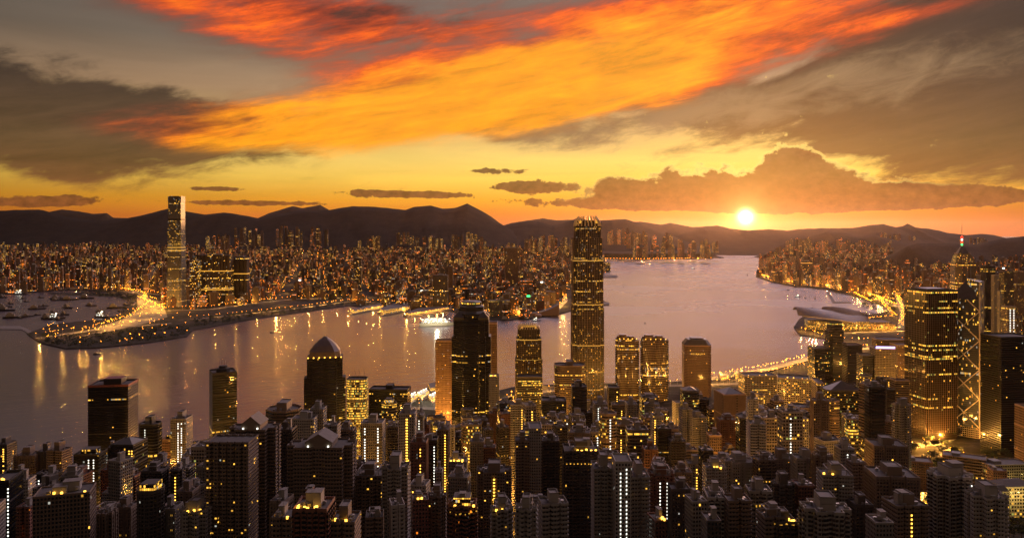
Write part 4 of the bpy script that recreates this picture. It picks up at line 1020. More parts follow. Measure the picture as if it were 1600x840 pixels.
# waterfront offices, middle right
T(1158, 1209, 588, 1500, 'off_grid', 'slab', 0, 40, label='pale gridded office block, left one of the two near the tiered dome tower', lamps=4)
T(1211, 1268, 594, 1330, 'off_grid', 'slab', -18, 40, label='pale gridded office block with many lit floors, right of its smaller twin', lamps=5)
T(1268, 1286, 600, 1500, 'off_band', 'slab', -10, 60); T(1288, 1320, 505, 1850, 'off_dark', 'cham', 8, 36, setb=[(.7, .86), (.88, .84)], label='dark stepped tower in front of the winged exhibition hall')
T(1266, 1292, 545, 1800, 'off_dark', 'slab', 4, 36); T(1320, 1343, 540, 1750, 'off_black', 'slab', 0, 30); T(1343, 1362, 556, 1650, 'off_dark', 'slab', 0, 30)
e_, w_, d_, h_ = T(1362, 1396, 546, 1640, 'off_grid', 'slab', -8, 36, top='none', label='pale ribbed tower with glowing violet sign strip along its roof', roofy=False)
mbv = MB(); mbv.box(-w_ * .46, w_ * .46, -d_ / 2 - .8, -d_ / 2 + .2, h_ + 2.4, h_ + 6.4, 0); mbv.build('roof_sign', M['violet'], e_)
T(1396, 1420, 540, 1800, 'off_tan', 'slab', 0, 40); T(1365, 1416, 532, 2050, 'off_band', 'oct', 0, 60, look='disc roofed')
T(1280, 1350, 612, 1280, 'off_dark', 'notch', 0, 44, setb=[(.72, .84)], top='pyramid', label='stepped dark tower with green pyramid crown, right of the lit gridded block', roofy=False)
T(1350, 1392, 610, 1230, 'off_dark', 'slab', 6, 34, look='cross braced'); T(1238, 1290, 640, 1150, 'off_band', 'slab', -8, 34); T(1318, 1332, 650, 1100, 'apt_pale', 'plain', 0, stairs=S((.1, 1.8, 'stairlamp'))); T(1332, 1347, 660, 1080, 'off_tan', 'slab', 0)
T(1344, 1370, 670, 1050, 'off_tanblank', 'slab', 0, 26); T(1245, 1264, 650, 1100, 'off_black', 'slab', 0); T(1215, 1242, 688, 980, 'apt_grey', 'plain', 0); T(1262, 1310, 690, 1000, 'off_dark', 'slab', -10, 30)
T(1200, 1240, 715, 760, 'apt_brown', 'bays', 0); T(1206, 1240, 760, 640, 'apt_dark', 'cross', 0); T(1240, 1274, 715, 720, 'apt_grey', 'slab', 0, look='domed'); T(1242, 1268, 760, 640, 'apt_red', 'plain', 0)
T(1268, 1300, 712, 700, 'apt_brown', 'cross', 4); T(1278, 1330, 745, 640, 'apt_grey', 'slab', -8, 22, lamps=2); T(1308, 1330, 702, 780, 'apt_pale', 'plain', 0, stairs=S((.0, 1.2, 'stairlamp'))); T(1326, 1348, 722, 700, 'apt_brown', 'bays', 0)
T(1357, 1412, 698, 800, 'apt_brown', 'slab', -6, 28, top='box', label='layered brown apartment tower with a pale rimmed lift box, upper one of two lookalikes')
T(1357, 1428, 748, 640, 'apt_brown', 'slab', -6, 30, top='box', label='layered brown apartment tower with a pale rimmed lift box, lower one of two lookalikes')
T(1386, 1442, 792, 560, 'apt_brown', 'bays', 4, stairs=S((-.05, 1.1, 'yellowlamp'))); T(1360, 1388, 818, 520, 'apt_grey', 'plain', 0)
T(1250, 1328, 800, 500, 'apt_grey', 'cross', -6, 26, label='light grey tower with cube lift house at the bottom edge, right of centre'); T(1206, 1240, 812, 520, 'apt_dark', 'slab', 0, lamps=4)
T(1330, 1358, 790, 620, 'apt_dark', 'bays', 0)
T(1452, 1516, 745, 590, 'apt_pale', 'cross', 4, 26, stairs=S((.3, .9, 'stairlamp')), label='pale grey apartment tower, left one of the pair at bottom right')
T(1512, 1570, 780, 560, 'apt_pale', 'cross', -4, 26, look='', label='pale grey apartment tower with a stubby roof block, right one of the bottom right pair')
# right edge
T(1543, 1604, 528, 1300, 'off_black', 'slab', 6, 50, label='black glass tower cut by the right edge, sparse lit floors', roofy=False)
T(1596, 1640, 640, 1050, 'off_tan', 'slab', 0)
T(1528, 1546, 560, 1500, 'off_tan', 'slab', 0, 24, look='slim'); T(1569, 1583, 480, 1750, 'off_grid', 'slab', 0, 24, look='white lattice lit', stairs=S((-.2, 2.5, 'stairlamp'), (.2, 2.5, 'stairlamp')))
T(1551, 1558, 430, 2600, 'apt_pale', 'plain', 0, 18, look='needle thin'); T(1536, 1551, 416, 2700, 'off_dark', 'slab', 0, 30); T(1518, 1534, 430, 2900, 'apt_pale', 'plain', 0, 28); T(1565, 1580, 424, 2800, 'off_band', 'slab', 0); T(1586, 1600, 424, 2800, 'off_tan', 'slab', 0); T(1560, 1564, 455, 2400, 'apt_pale', 'plain', 0, 14)
M_HK = len(THINGS)

# ------------------------------------------------------------------ filling rows behind and between, same kinds of tower
rngf = random.Random(11)
SKY_X = [-60, 130, 131, 220, 330, 380, 430, 480, 580, 640, 700, 800, 870, 950, 1050, 1110, 1160, 1260, 1330, 1400, 1418, 1420, 1430, 1600]
SKY_Y = [750, 740, 712, 695, 695, 680, 680, 676, 668, 655, 640, 632, 628, 636, 628, 636, 630, 604, 590, 588, 590, 720, 740, 745]
occupied = [(t[1], t[3], t[4]) for t in THINGS]
nfill = 0
def free(px, D, wpx):
    for (cx, Dq, wq) in occupied:
        if abs(px - cx) < (wq + wpx) * .48 and abs(D - Dq) < 46: return False
    return True
for D in (820, 880, 940, 1000, 1060, 1120, 1180, 1240, 1300, 1370, 1440):
    px = -30 + rngf.random() * 20
    while px < 1420:
        wpx = rngf.uniform(14, 25) / D * F * 1.0
        X_ = WX(px, D); ok = inside((X_, D - 25), HPOLY) and inside((X_, D + 40), HPOLY)
        sky = np.interp(px, SKY_X, SKY_Y)
        base = PX(X_, D, hk_z(X_, D))[1]
        gap = any(abs(px - gx) < gw for gx, gw in ((800, 9), (1440, 30)) ) or rngf.random() < .12
        if ok and not gap and free(px, D, wpx):
            yt = max(sky + rngf.uniform(-8, 44), base - rngf.uniform(70, 170) * F / D)
            if base - yt > 12:
                st = rngf.choice(['apt_grey', 'apt_brown', 'apt_pale', 'apt_dark', 'apt_red', 'off_dark', 'off_band', 'off_grid', 'off_black', 'off_lit', 'off_lit', 'off_band', 'off_grid'])
                stairs = S((rngf.uniform(-.3, .3), 1.3, rngf.choice(['stairlamp', 'yellowlamp']))) if rngf.random() < .3 else ()
                T(px - wpx / 2, px + wpx / 2, yt, D, st, rngf.choice(['slab', 'bays', 'plain', 'cross']) if st[0] == 'a' else rngf.choice(['slab', 'cham', 'notch']), rngf.choice([0, 0, 8, -8, 15]), stairs=stairs, seed=nfill * 17 + 5)
                occupied.append((px, D, wpx)); nfill += 1
        px += wpx + rngf.uniform(2, 26)
for D in (560, 615, 670, 725, 780):
    px = -20 + rngf.random() * 14
    while px < 1425:
        wpx = rngf.uniform(13, 23) / D * F
        if free(px, D, wpx) and rngf.random() < .75 and abs(px - 800) > 12:
            yt = rngf.uniform(752, 812) if D < 700 else rngf.uniform(722, 775)
            st = rngf.choice(['apt_grey', 'apt_brown', 'apt_pale', 'apt_dark', 'apt_red', 'apt_brown'])
            stairs = S((rngf.uniform(-.3, .3), 1.0, rngf.choice(['stairlamp', 'yellowlamp']))) if rngf.random() < .22 else ()
            T(px - wpx / 2, px + wpx / 2, yt, D, st, rngf.choice(['slab', 'bays', 'plain', 'cross']), rngf.choice([0, 0, 8, -8, 15, -20]), stairs=stairs, seed=nfill * 13 + 3)
            occupied.append((px, D, wpx)); nfill += 1
        px += wpx + rngf.uniform(2, 20)
print('near shore buildings', len(THINGS), 'fill', nfill)

# ------------------------------------------------------------------ the city across the harbour
rk = random.Random(77)
WEST_TIP = [G(*p) for p in [(-20, 440), (0, 472), (150, 462), (205, 455), (250, 462), (262, 480), (300, 484), (385, 478), (420, 470), (545, 468), (560, 500), (300, 560), (0, 560)]]
AIRSTRIP = [G(*p) for p in [(930, 401), (1125, 398), (1125, 410), (930, 410)]]
PARK = [[G(*p) for p in q] for q in ([(150, 452), (214, 460), (214, 480), (150, 470)], [(845, 492), (872, 470), (900, 440), (960, 425), (960, 480), (880, 500)])]
BLK = [(0.0, 0.0)]
cands = []
ca_, sa_ = math.cos(R(14)), math.sin(R(14))
def far_h(px, Y):
    if px > 1170:
        return rk.choice([rk.uniform(45, 80), rk.uniform(70, 130), rk.uniform(90, 150)])
    if px < 300: return rk.choice([rk.uniform(35, 60), rk.uniform(60, 100), rk.uniform(90, 150)])
    if Y < 4900: return rk.choice([rk.uniform(30, 55), rk.uniform(40, 75), rk.uniform(50, 95)])
    return rk.choice([rk.uniform(30, 60), rk.uniform(45, 80), rk.uniform(60, 120)])
for gy in range(-70, 224):
    for gx in range(-177, 200):
        sp = 66
        if gy % 6 == 0 or gx % 7 == 0: continue                 # the streets
        X0, Y0 = gx * sp + rk.uniform(-12, 12), gy * sp + rk.uniform(-12, 12)
        X_, Y_ = X0 * ca_ - Y0 * sa_, X0 * sa_ + Y0 * ca_ + 3000
        if Y_ < 2300 or Y_ > 11800: continue
        px = 800 + X_ / Y_ * F
        if px < -40 or px > 1640: continue
        if Y_ > 9500 and rk.random() < .35: continue
        kow = inside((X_, Y_ - 25), KPOLY) and inside((X_, Y_), KPOLY)
        hk = px > 1150 and Y_ > 2700 and inside((X_ - 40, Y_ - 40), HPOLY) and inside((X_, Y_), HPOLY)
        if not (kow or hk): continue
        if kow and (inside((X_, Y_), WEST_TIP) or inside((X_, Y_), AIRSTRIP) or any(inside((X_, Y_), q) for q in PARK)): continue
        if hk:
            if px > 1395 and Y_ > 6000: continue
            if px > 1400 and Y_ < 6000 and Y_ > 5300 and rk.random() < .5: continue
            if px < 1425 and Y_ < 4350: continue          # interchange and sports grounds
        cands.append((X_, Y_, px, kow))
big = []; rest = []
for (X_, Y_, px, kow) in cands:
    h = far_h(px, Y_); w, d = rk.uniform(16, 42), rk.uniform(16, 34)
    if h > 90: w, d = rk.uniform(17, 30), rk.uniform(17, 28)
    g = 3 + (max(0, Y_ - 7500) * .022 if kow else max(0, (px - 1290)) / 260 * 60 * min(1, max(0, (Y_ - 3400) / 2500)) + (max(0, Y_ - 7000) * .02))
    rec = (X_, Y_, px, g, h, w, d, rk.choice([0, 0, 0, 1]) * .6 + R(14) + rk.uniform(-.1, .1), rk.randrange(6), rk.random() * 90)
    (big if True else rest).append(rec)
# the near harbour front rows are the largest in view
big.sort(key=lambda r: -(r[4] * r[5]) / (r[1] ** 2) * (1.0 if 0 < r[2] < 1600 else 0))
FARN = 292
ind, rest = big[:FARN], big[FARN:]
def far_mesh(mb, X_, Y_, g, h, w, d, rot, shape):
    c, s_ = math.cos(rot), math.sin(rot)
    tr = lambda p: [(X_ + a * c - b2 * s_, Y_ + a * s_ + b2 * c) for a, b2 in p]
    if shape == 0: p = rect(w, d)
    elif shape == 1: p = notched(w, d, min(w, d) * .2)
    elif shape == 2: p = chamfer(w, d, min(w, d) * .16)
    else: p = rect(w, d)
    mb.prism(tr(p), g - 6, g + h, 0, 1)
    if shape == 3: mb.prism(tr(rect(w * 1.35, d * 1.35)), g - 6, g + min(14, h * .3), 0, 1)
    q = rect(w * .4, d * .45, w * .1, 0); mb.prism(tr(q), g + h - .1, g + h + 5 + w * .06, 0, 1)
FCOL = ['rust brown', 'sandy', 'pale', 'dark', 'red brown', 'grey']
for (X_, Y_, px, g, h, w, d, rot, mi, sd) in ind:
    e = empty('apartment_block', (X_, Y_, g), rot)
    mb = MB(sd); shape = rk.choice([0, 1, 2, 3]); p = [rect, lambda a, b2: notched(a, b2, min(a, b2) * .2), lambda a, b2: chamfer(a, b2, min(a, b2) * .16), rect][shape](w, d)
    mb.prism(p, -6, h, 0, 1); mb.build('block_body', [FAR[mi], M['roof']], e)
    mb = MB(sd + 1); mb.prism(rect(w * .4, d * .45, w * .1, 0), h - .1, h + 5 + w * .06, 0, 1); mb.build('plant_room', [M['trim_apt_grey'], M['roof']], e)
    if rk.random() < .04:
        mb = MB(); mb.box(-w * .3, w * .3, -d / 2 - .6, -d / 2 + .2, h - 1, h + 7, 0); mb.build('roof_sign', M[rk.choice(['redlamp', 'redlamp', 'greenlamp', 'violet', 'stairlamp'])], e)  # made-up glowing signs, added to vary the colours of the city lights
    if shape == 3: mb = MB(sd + 2); mb.prism(rect(w * 1.35, d * 1.35), -6, min(14, h * .3), 0, 1); mb.build('podium', [FAR[mi], M['roof']], e)
    tag(e, None, 'apartment block')
    THINGS.append([e, px, HZ + (CAM_H - g - h) / Y_ * F, Y_, w / Y_ * F, FCOL[mi], 'tall' if h > 85 else 'low' if h < 50 else 'mid height', '', False])
mbs = [MB() for _ in range(6)]
for (X_, Y_, px, g, h, w, d, rot, mi, sd) in rest:
    mbs[mi].seed = sd; far_mesh(mbs[mi], X_, Y_, g, h, w, d, rot, rk.choice([0, 0, 1, 2, 3]))
# estates at the foot of the hills, towers in close clusters
for (x0, x1, yb, yt, D, n) in [(318, 372, 384, 366, 9300, 14), (350, 520, 380, 352, 9800, 30), (560, 600, 386, 366, 9400, 8), (618, 646, 378, 361, 10400, 9), (650, 760, 385, 366, 9700, 26), (730, 750, 378, 360, 10600, 5),
                               (820, 895, 388, 366, 9900, 18), (945, 1010, 378, 356, 10800, 18), (980, 1065, 384, 362, 10500, 20), (985, 1110, 398, 378, 9600, 26), (1070, 1130, 390, 372, 10300, 10), (1230, 1330, 392, 370, 8600, 30), (1340, 1360, 386, 374, 8000, 6), (1375, 1430, 372, 362, 12500, 14), (1500, 1545, 377, 370, 11500, 8)]:
    for k in range(n):
        px = rk.uniform(x0, x1); t = yt + rk.uniform(0, (yb - yt) * .5) + abs(px - (x0 + x1) / 2) / (x1 - x0) * 6
        D2 = D + rk.uniform(-300, 300); mi = rk.choice([0, 1, 1, 2, 5]); mbs[mi].seed = rk.random() * 90
        far_mesh(mbs[mi], WX(px, D2), D2, WZ(yb, D2) - 30, WZ(t, D2) - WZ(yb, D2) + 30, rk.uniform(24, 40), rk.uniform(24, 34), .2, rk.choice([0, 1]))
for i, mb in enumerate(mbs):
    o = mb.build('distant_city_blocks', [FAR[i], M['roof']]); tag(o, ['rust brown', 'sandy', 'pale', 'dark', 'red', 'grey'][i] + ' walled small blocks of the crowded far city stretching to the hills', 'city', kind='stuff')
print('far blocks', len(ind), len(rest))

def farlm(nm, x0, x1, yt, yb, style, label, dep=40, plan='slab', name='tower', band=(), topf=None, cat='building'):
    X0, Y0 = G((x0 + x1) / 2, yb, 3); w = (x1 - x0) / F * Y0; h = WZ(yt, Y0) - 3
    Yc = Y0 + dep / 2; e = empty(name, (WX((x0 + x1) / 2, Y0) * Yc / Y0, Yc, 3), 0); tag(e, label, cat)
    p = {'slab': rect(w, dep), 'comb': comb(w, dep, max(2, int(w / 16)), 5, 7), 'cham': chamfer(w, dep, min(w, dep) * .2)}[plan]
    mb = MB(x0 * .13); mb.prism(p, -5, h, 0, 1); mb.build('tower_body', [FAR[style] if isinstance(style, int) else M[style], M['roof']], e)
    for b_ in band:
        mb = MB(); q = insetp(rect(w, dep), -.6); mb.loft(q, h * b_, q, h * b_ + 4, 0); mb.build('lit_floor_band', M['goldband'], e)
    if topf: topf(e, w, dep, h)
    mb = MB(); mb.prism(rect(w * .4, dep * .5), h - .1, h + 5, 0); mb.build('plant_room', M['concrete'], e)
    register(e, (x0 + x1) / 2, yt, Y0, x1 - x0); return e
farlm('', 313, 362, 398, 474, 3, 'wall-like dark residential complex with two glowing horizontal bands, right of silver skyscraper', 60, 'comb', 'apartment_complex', (.28, .66))
farlm('', 299, 312, 407, 476, 3, 'dark tower squeezed between the silver skyscraper and the banded residential complex', 40, 'slab', 'apartment_tower')
farlm('', 365, 388, 401, 472, 3, 'dark twin-bayed tower with a lit floor, right beside the banded residential complex', 44, 'comb', 'apartment_tower', (.62,))
farlm('', 788, 813, 387, 452, 1, 'tall solitary brown tower of the far peninsula, between gabled dark tower and tallest skyscraper', 50, 'cham', 'office_tower')
farlm('', 553, 565, 403, 455, 3, 'slender dark tower rising alone above the roofs behind the lit piers', 34, 'slab', 'office_tower')
farlm('', 677, 700, 430, 482, 3, 'dark office tower on the far shore just left of the gabled dark skyscraper', 40, 'slab', 'office_tower')
farlm('', 700, 708, 416, 470, 1, 'thin light tower directly left of the gabled dark skyscraper cap', 26, 'slab', 'office_tower')
farlm('', 942, 953, 410, 424, 3, 'dark box building at the water just right of the tallest skyscraper', 90, 'slab', 'office_building')
farlm('', 765, 797, 470, 494, 'off_band', 'lit waterfront hotel block on the far shore right of the gabled dark skyscraper', 60, 'slab', 'hotel', cat='hotel')
farlm('', 846, 868, 456, 474, 1, 'brown block on the far shore behind the sloped-roof hall', 50, 'slab', 'hotel', cat='hotel')
farlm('', 813, 832, 438, 462, 2, 'pale hotel block above the sloped-roof hall on the far shore', 50, 'comb', 'hotel', cat='hotel')
farlm('', 1253, 1268, 408, 441, 3, 'dark waterfront tower over the curving golden coast road, left of the tan pair', 36, 'slab', 'office_tower', (.9,))
farlm('', 1290, 1299, 419, 442, 1, 'sunlit tan slab over the curving coast road, left one of the tan pair', 30, 'slab', 'apartment_tower')
farlm('', 1300, 1310, 419, 442, 1, 'sunlit tan slab over the curving coast road, right one of the tan pair', 30, 'slab', 'apartment_tower')
farlm('', 1343, 1358, 374, 396, 5, 'cluster-like pale tower on the hillside at right, above the coast road', 50, 'comb', 'apartment_tower')
farlm('', 1420, 1432, 363, 384, 'off_lit', 'stepped lit tower standing alone on the dark hill crest at right', 60, 'cham', 'apartment_tower')
farlm('', 1455, 1468, 413, 438, 2, 'pale slab tower below the dark wooded hill at right', 34, 'slab', 'apartment_tower')

def hall():
    e = empty('cultural_hall', (*G(851, 494), 3), 0); tag(e, 'windowless tan hall with a swooping concave roof on the far waterfront', 'hall')
    mb = MB(); n = 10; w = 130; V = []
    for i in range(n + 1):
        u = i / n; V.append((-w / 2 + w * u, 10 + 40 * (u ** 2)))
    for (a, za), (b2, zb) in zip(V, V[1:]):
        for y in (0, 70):
            q = [(a, y, -1), (b2, y, -1), (b2, y, zb), (a, y, za)]; mb.face(q if y == 0 else q[::-1], [(0, 0)] * 4)
        mb.face([(a, 0, za), (b2, 0, zb), (b2, 70, zb), (a, 70, za)], [(0, 0)] * 4, 1)
    for x, z in (V[0], V[-1]): mb.face([(x, 0, -1), (x, 70, -1), (x, 70, z), (x, 0, z)], [(0, 0)] * 4)
    mb.build('concave_hall', [M['tanrender'], M['rooflt']], e)
    mb = MB(2.0); mb.box(-150, -70, 20, 70, -1, 24, 0, 1); mb.build('side_block', [M['off_tanblank'], M['rooflt']], e)
    mb = MB(); mb.prism([(q[0] - 30, q[1] - 30) for q in ngon(14, 16)], -1, 8, 0); mb.cone([(q[0] - 30, q[1] - 30) for q in ngon(14, 16)], 8, 14, 0, (-30, -30)); mb.build('clock_pavilion', M['tanrender'], e)
    register(e, 851, 472, 3400, 42)
hall()

# ------------------------------------------------------------------ roads, quays and piers
def ribbon(name, pts, wd, mt, z=.35, raised=0):
    P3 = []
    for i, p in enumerate(pts):
        a = Vector(G(*pts[max(0, i - 1)])); b2 = Vector(G(*pts[min(len(pts) - 1, i + 1)])); t = (b2 - a); t.normalize(); n = Vector((-t.y, t.x)); c = Vector(G(*p))
        g = ground_z(c.x, c.y) + z + raised; P3.append((c + n * wd / 2, c - n * wd / 2, g))
    mb = MB()
    for (a, b2, g), (c, d, g2) in zip(P3, P3[1:]):
        mb.face([(b2.x, b2.y, g), (d.x, d.y, g2), (c.x, c.y, g2), (a.x, a.y, g)], [(0, 0)] * 4)
        mb.face([(b2.x, b2.y, g - .3 - raised), (d.x, d.y, g2 - .3 - raised), (d.x, d.y, g2), (b2.x, b2.y, g)], [(0, 0)] * 4)
    o = mb.build(name, mt); tag(o, kind='structure'); return o
def area(name, pts, mt, z=.2):
    Q = [G(*p) for p in pts]; mb = MB(); g = ground_z(*Q[0]) + z
    if sum(a[0] * b2[1] - b2[0] * a[1] for a, b2 in zip(Q, Q[1:] + Q[:1])) < 0: Q = Q[::-1]
    mb.cap(Q, g); o = mb.build(name, mt); tag(o, kind='structure'); return o
M['plaza'] = simple('toll_road_surface', (.17, .155, .13), .85, vary=.35, scale=.02)
area('road', [(214, 464), (252, 472), (262, 496), (240, 503), (170, 519), (148, 514), (190, 500), (215, 484)], M['plaza'])
ROADS = [([(60, 530), (110, 522), (150, 516), (205, 498), (230, 478), (225, 462), (180, 452)], 40), ([(135, 526), (190, 512), (268, 506)], 30), ([(0, 456), (90, 446), (170, 452), (260, 462), (300, 470)], 36), ([(262, 486), (330, 484), (400, 474), (460, 468), (545, 466)], 36),
         ([(300, 500), (380, 492), (470, 482), (545, 472), (600, 474), (705, 478), (770, 492), (838, 494), (868, 486), (884, 470), (878, 455), (890, 438), (900, 424)], 26),
         ([(1186, 430), (1207, 438), (1240, 444), (1292, 449), (1332, 457), (1368, 466), (1400, 480)], 34), ([(1330, 457), (1372, 452), (1402, 462), (1412, 490), (1408, 515)], 30), ([(1295, 522), (1350, 520), (1420, 518)], 34),
         ([(1106, 594), (1160, 586), (1210, 576), (1262, 562), (1330, 548), (1420, 540)], 30), ([(600, 640), (680, 640), (760, 632), (860, 612), (960, 606), (1060, 604), (1130, 602), (1200, 600)], 26),
         ([(945, 406), (1000, 407), (1112, 405)], 40), ([(800, 408), (860, 400), (935, 398)], 40),
         ([(1395, 640), (1440, 668), (1470, 700), (1510, 720)], 22), ([(1428, 700), (1475, 690), (1540, 660), (1552, 640)], 24), ([(1400, 720), (1470, 712), (1560, 735), (1640, 760)], 20), ([(1425, 760), (1440, 790), (1446, 830)], 16), ([(800, 620), (801, 690), (803, 760), (803, 800)], 20), ([(1396, 690), (1380, 664), (1400, 640)], 18)]
for pts, wd in ROADS: ribbon('road', pts, wd, M['plaza'] if pts[0][1] < 640 else M['asphalt'], z=.5)
FLOODS = []
def pier(name, pts, label, z=5.0, mt='paving', shed=None, cat='pier', h0=-1.0):
    Q = [G(*p) for p in pts]; cx, cy_ = sum(q[0] for q in Q) / len(Q), sum(q[1] for q in Q) / len(Q)
    if sum(a[0] * b2[1] - b2[0] * a[1] for a, b2 in zip(Q, Q[1:] + Q[:1])) < 0: Q = Q[::-1]
    e = empty(name, (cx, cy_, 0)); tag(e, label, cat); L = [(q[0] - cx, q[1] - cy_) for q in Q]
    mb = MB(); mb.prism(L, h0, z, 0, 1); mb.build('deck', [M['concrete'], M[mt]], e)
    if shed:
        mb = MB(1.0); p = [(a * .86, b2 * .86) for a, b2 in L]; mb.prism(p, z, z + shed, 0, 1); mb.build('shed', [M['pierwall'], M['rooflt']], e)
        mb = MB(); q = insetp(p, -.6); mb.loft(q, z + shed * .35, q, z + shed * .55, 0); mb.build('lit_gallery', M['goldband'], e)
    return e
M['pierwall'] = facade('pier_shed_wall', (.4, .32, .22), DGL, 5, 5, .36, .26, .35, .3, YEL, WHT, 1.6)
pier('pier', [(543, 489), (549, 492), (602, 482), (598, 478)], 'long lit ferry pier, leftmost of the pointed piers on the far shore', shed=12)
pier('pier', [(590, 490), (596, 494), (642, 486), (640, 478), (610, 482)], 'second lit pier on the far shore, with a broad terminal shed', shed=18)
pier('pier', [(630, 494), (636, 496), (706, 484), (705, 479), (650, 486)], 'long lit pier behind the white cruise ship', shed=10)
pier('jetty', [(930, 471), (952, 474), (952, 477), (930, 477)], 'short dark jetty just right of the tallest skyscraper shaft'); pier('jetty', [(940, 429), (965, 431), (965, 434), (940, 434)], 'dark jetty further off with a small tip, right of the tallest skyscraper')
for k_, (x_, y_, n_) in enumerate([(632, 628, 'left'), (650, 622, 'middle'), (668, 626, 'right')]):
    pier('ferry_shed', [(x_, y_), (x_ + 14, y_ - 8), (x_ + 22, y_ - 3), (x_ + 8, y_ + 6)], 'white floodlit ferry shed left of the slim tan tower, %s one of three' % n_, shed=9, cat='ferry shed')
    for q_ in range(4):
        X_, Y_ = G(x_ + 4 + q_ * 4, y_ + 1 - q_ * 2); FLOODS.append((X_, Y_, 15))
for k, (x_, y_) in enumerate([(668, 606), (1122, 588), (1146, 585)]): pier('ferry_pier', [(x_, y_), (x_ + 14, y_ - 3), (x_ + 18, y_ + 6), (x_ + 4, y_ + 9)], ['small white ferry pier left of the slim tan tower', 'lit ferry pier right of the hipped roof tower, nearer one', 'lit ferry pier right of the hipped roof tower, farther one'][k], shed=7)
pier('breakwater', [(1291, 456), (1294, 455), (1305, 471), (1330, 471.6), (1330, 473.6), (1301, 473.6)], 'angled dark breakwater of the boat shelter left of the golden interchange', 2.5)
pier('breakwater', [(-60, 511), (30, 509.5), (43, 514), (52, 521), (44, 521), (34, 515), (-60, 514)], 'low dark breakwater curving in from the left edge', 2.5)
pier('breakwater', [(78, 457), (214, 461), (214, 464.5), (78, 460)], 'dark tree lined bank between the boat shelter and the golden lights', 4, 'land')

# ------------------------------------------------------------------ lamps
lampmb = MB(); LC = (1.0, .44, .07)
def octa(mb, x, y, z, r):
    for sx, sy in ((1, 1), (-1, 1), (-1, -1), (1, -1)):
        a, b2 = ((x + sx * r, y, z), (x, y + sy * r, z)); 
        f = [a, b2, (x, y, z + r)]; g = [b2, a, (x, y, z - r)]
        if sx * sy < 0: f, g = f[::-1], g[::-1]
        mb.face(f, [(0, 0)] * 3); mb.face(g, [(0, 0)] * 3)
LIGHTS = {}
nlight = 0
def lampdata(P, c, r):
    k = (P, c, r)
    if k not in LIGHTS:
        l = bpy.data.lights.new('lamp_light', 'POINT'); l.energy = P; l.color = c; l.shadow_soft_size = r; LIGHTS[k] = l
    return LIGHTS[k]
def light(x, y, z, P=60000, c=LC, r=1.2):
    global nlight
    o = bpy.data.objects.new('lamp_light', lampdata(P, c, r)); col.objects.link(o); o.location = (x, y, z); nlight += 1
def dot(x, y, z, r): octa(lampmb, x, y, z, r)
rl = random.Random(5)
def along(pts, step):
    Q = [G(*p) for p in pts]; out = []; acc = 0
    for a, b2 in zip(Q, Q[1:]):
        L = math.dist(a, b2); t = acc
        while t < L: out.append((a[0] + (b2[0] - a[0]) * t / L, a[1] + (b2[1] - a[1]) * t / L)); t += step
        acc = t - L
    return out
def pole(x, y, z, h): lampmb.bar((x, y, z), (x, y, z + h), .25, 1, 3)
def row(pts, step, P, h=16, dots=3, jit=6, c=LC):
    for (x, y) in along(pts, step):
        x += rl.uniform(-jit, jit); y += rl.uniform(-jit, jit); g = ground_z(x, y); light(x, y, g + h, P * rl.uniform(.5, 1.5) // 5000 * 5000 + 5000, c)
    for (x, y) in along(pts, step / dots):
        x += rl.uniform(-jit, jit) * 1.5; y += rl.uniform(-jit, jit) * 1.5; g = ground_z(x, y); dot(x, y, g + h, .5 + (y / 4500) ** 2 * .45); pole(x, y, g, h)
KP = LAMPK
row(ROADS[0][0], 95, 110000 * KP, 20, 4); row(ROADS[1][0], 90, 100000 * KP, 20, 4); row(ROADS[2][0], 200, 200000 * KP, 18, 4); row(ROADS[3][0], 130, 200000 * KP, 18, 4)
row([(216, 470), (235, 478), (258, 490)], 70, 260000 * KP, 24, 5); row([(200, 492), (228, 490), (256, 482)], 70, 260000 * KP, 24, 5); row([(160, 516), (210, 500), (252, 498)], 80, 260000 * KP, 24, 5); row([(222, 468), (246, 474)], 80, 260000 * KP, 24, 5)
row(ROADS[4][0], 110, 160000 * KP, 14, 4); row(ROADS[5][0], 60, 240000 * KP, 16, 7); row(ROADS[6][0], 80, 110000 * KP, 18, 6); row(ROADS[7][0], 50, 190000 * KP, 16, 4); row([(1252, 518), (1300, 534), (1360, 536), (1415, 534)], 50, 120000 * KP, 14, 3); row(ROADS[8][0], 45, 170000 * KP, 14, 5); row([(1130, 600), (1200, 588), (1262, 575), (1330, 562)], 50, 110000 * KP, 13, 4); row(ROADS[9][0], 70, 90000 * KP, 14, 2)
row(ROADS[10][0], 130, 500000 * KP, 22, 3); row(ROADS[11][0], 160, 500000 * KP, 22, 3)
row([(545, 491), (600, 483)], 60, 120000 * KP, 14, 3); row([(592, 493), (640, 486)], 60, 100000 * KP, 14, 3); row([(634, 497), (700, 486)], 60, 120000 * KP, 14, 3)
row([(1372, 470), (1398, 500), (1350, 505)], 60, 85000 * KP, 20, 5); row([(1335, 462), (1360, 476), (1380, 470), (1404, 474)], 60, 85000 * KP, 20, 5)
row(ROADS[12][0], 28, 200000 * KP, 9, 1, 3); row(ROADS[13][0], 28, 240000 * KP, 9, 1, 3); row(ROADS[14][0], 34, 50000 * KP, 8, 1, 3); row(ROADS[15][0], 22, 120000 * KP, 8, 1, 2); row(ROADS[16][0], 32, 60000 * KP, 10, 1, 3); row(ROADS[17][0], 34, 60000 * KP, 9, 1, 3)
row([(640, 632), (684, 634)], 30, 30000 * KP, 10, 2, 6, (1, .9, .7)); row([(850, 606), (890, 604), (950, 604), (1055, 602)], 50, 90000 * KP, 12, 2)
row([(1590, 640), (1585, 700)], 40, 30000 * KP, 10, 1); row([(1530, 640), (1520, 600), (1530, 560)], 60, 90000 * KP, 12, 1)
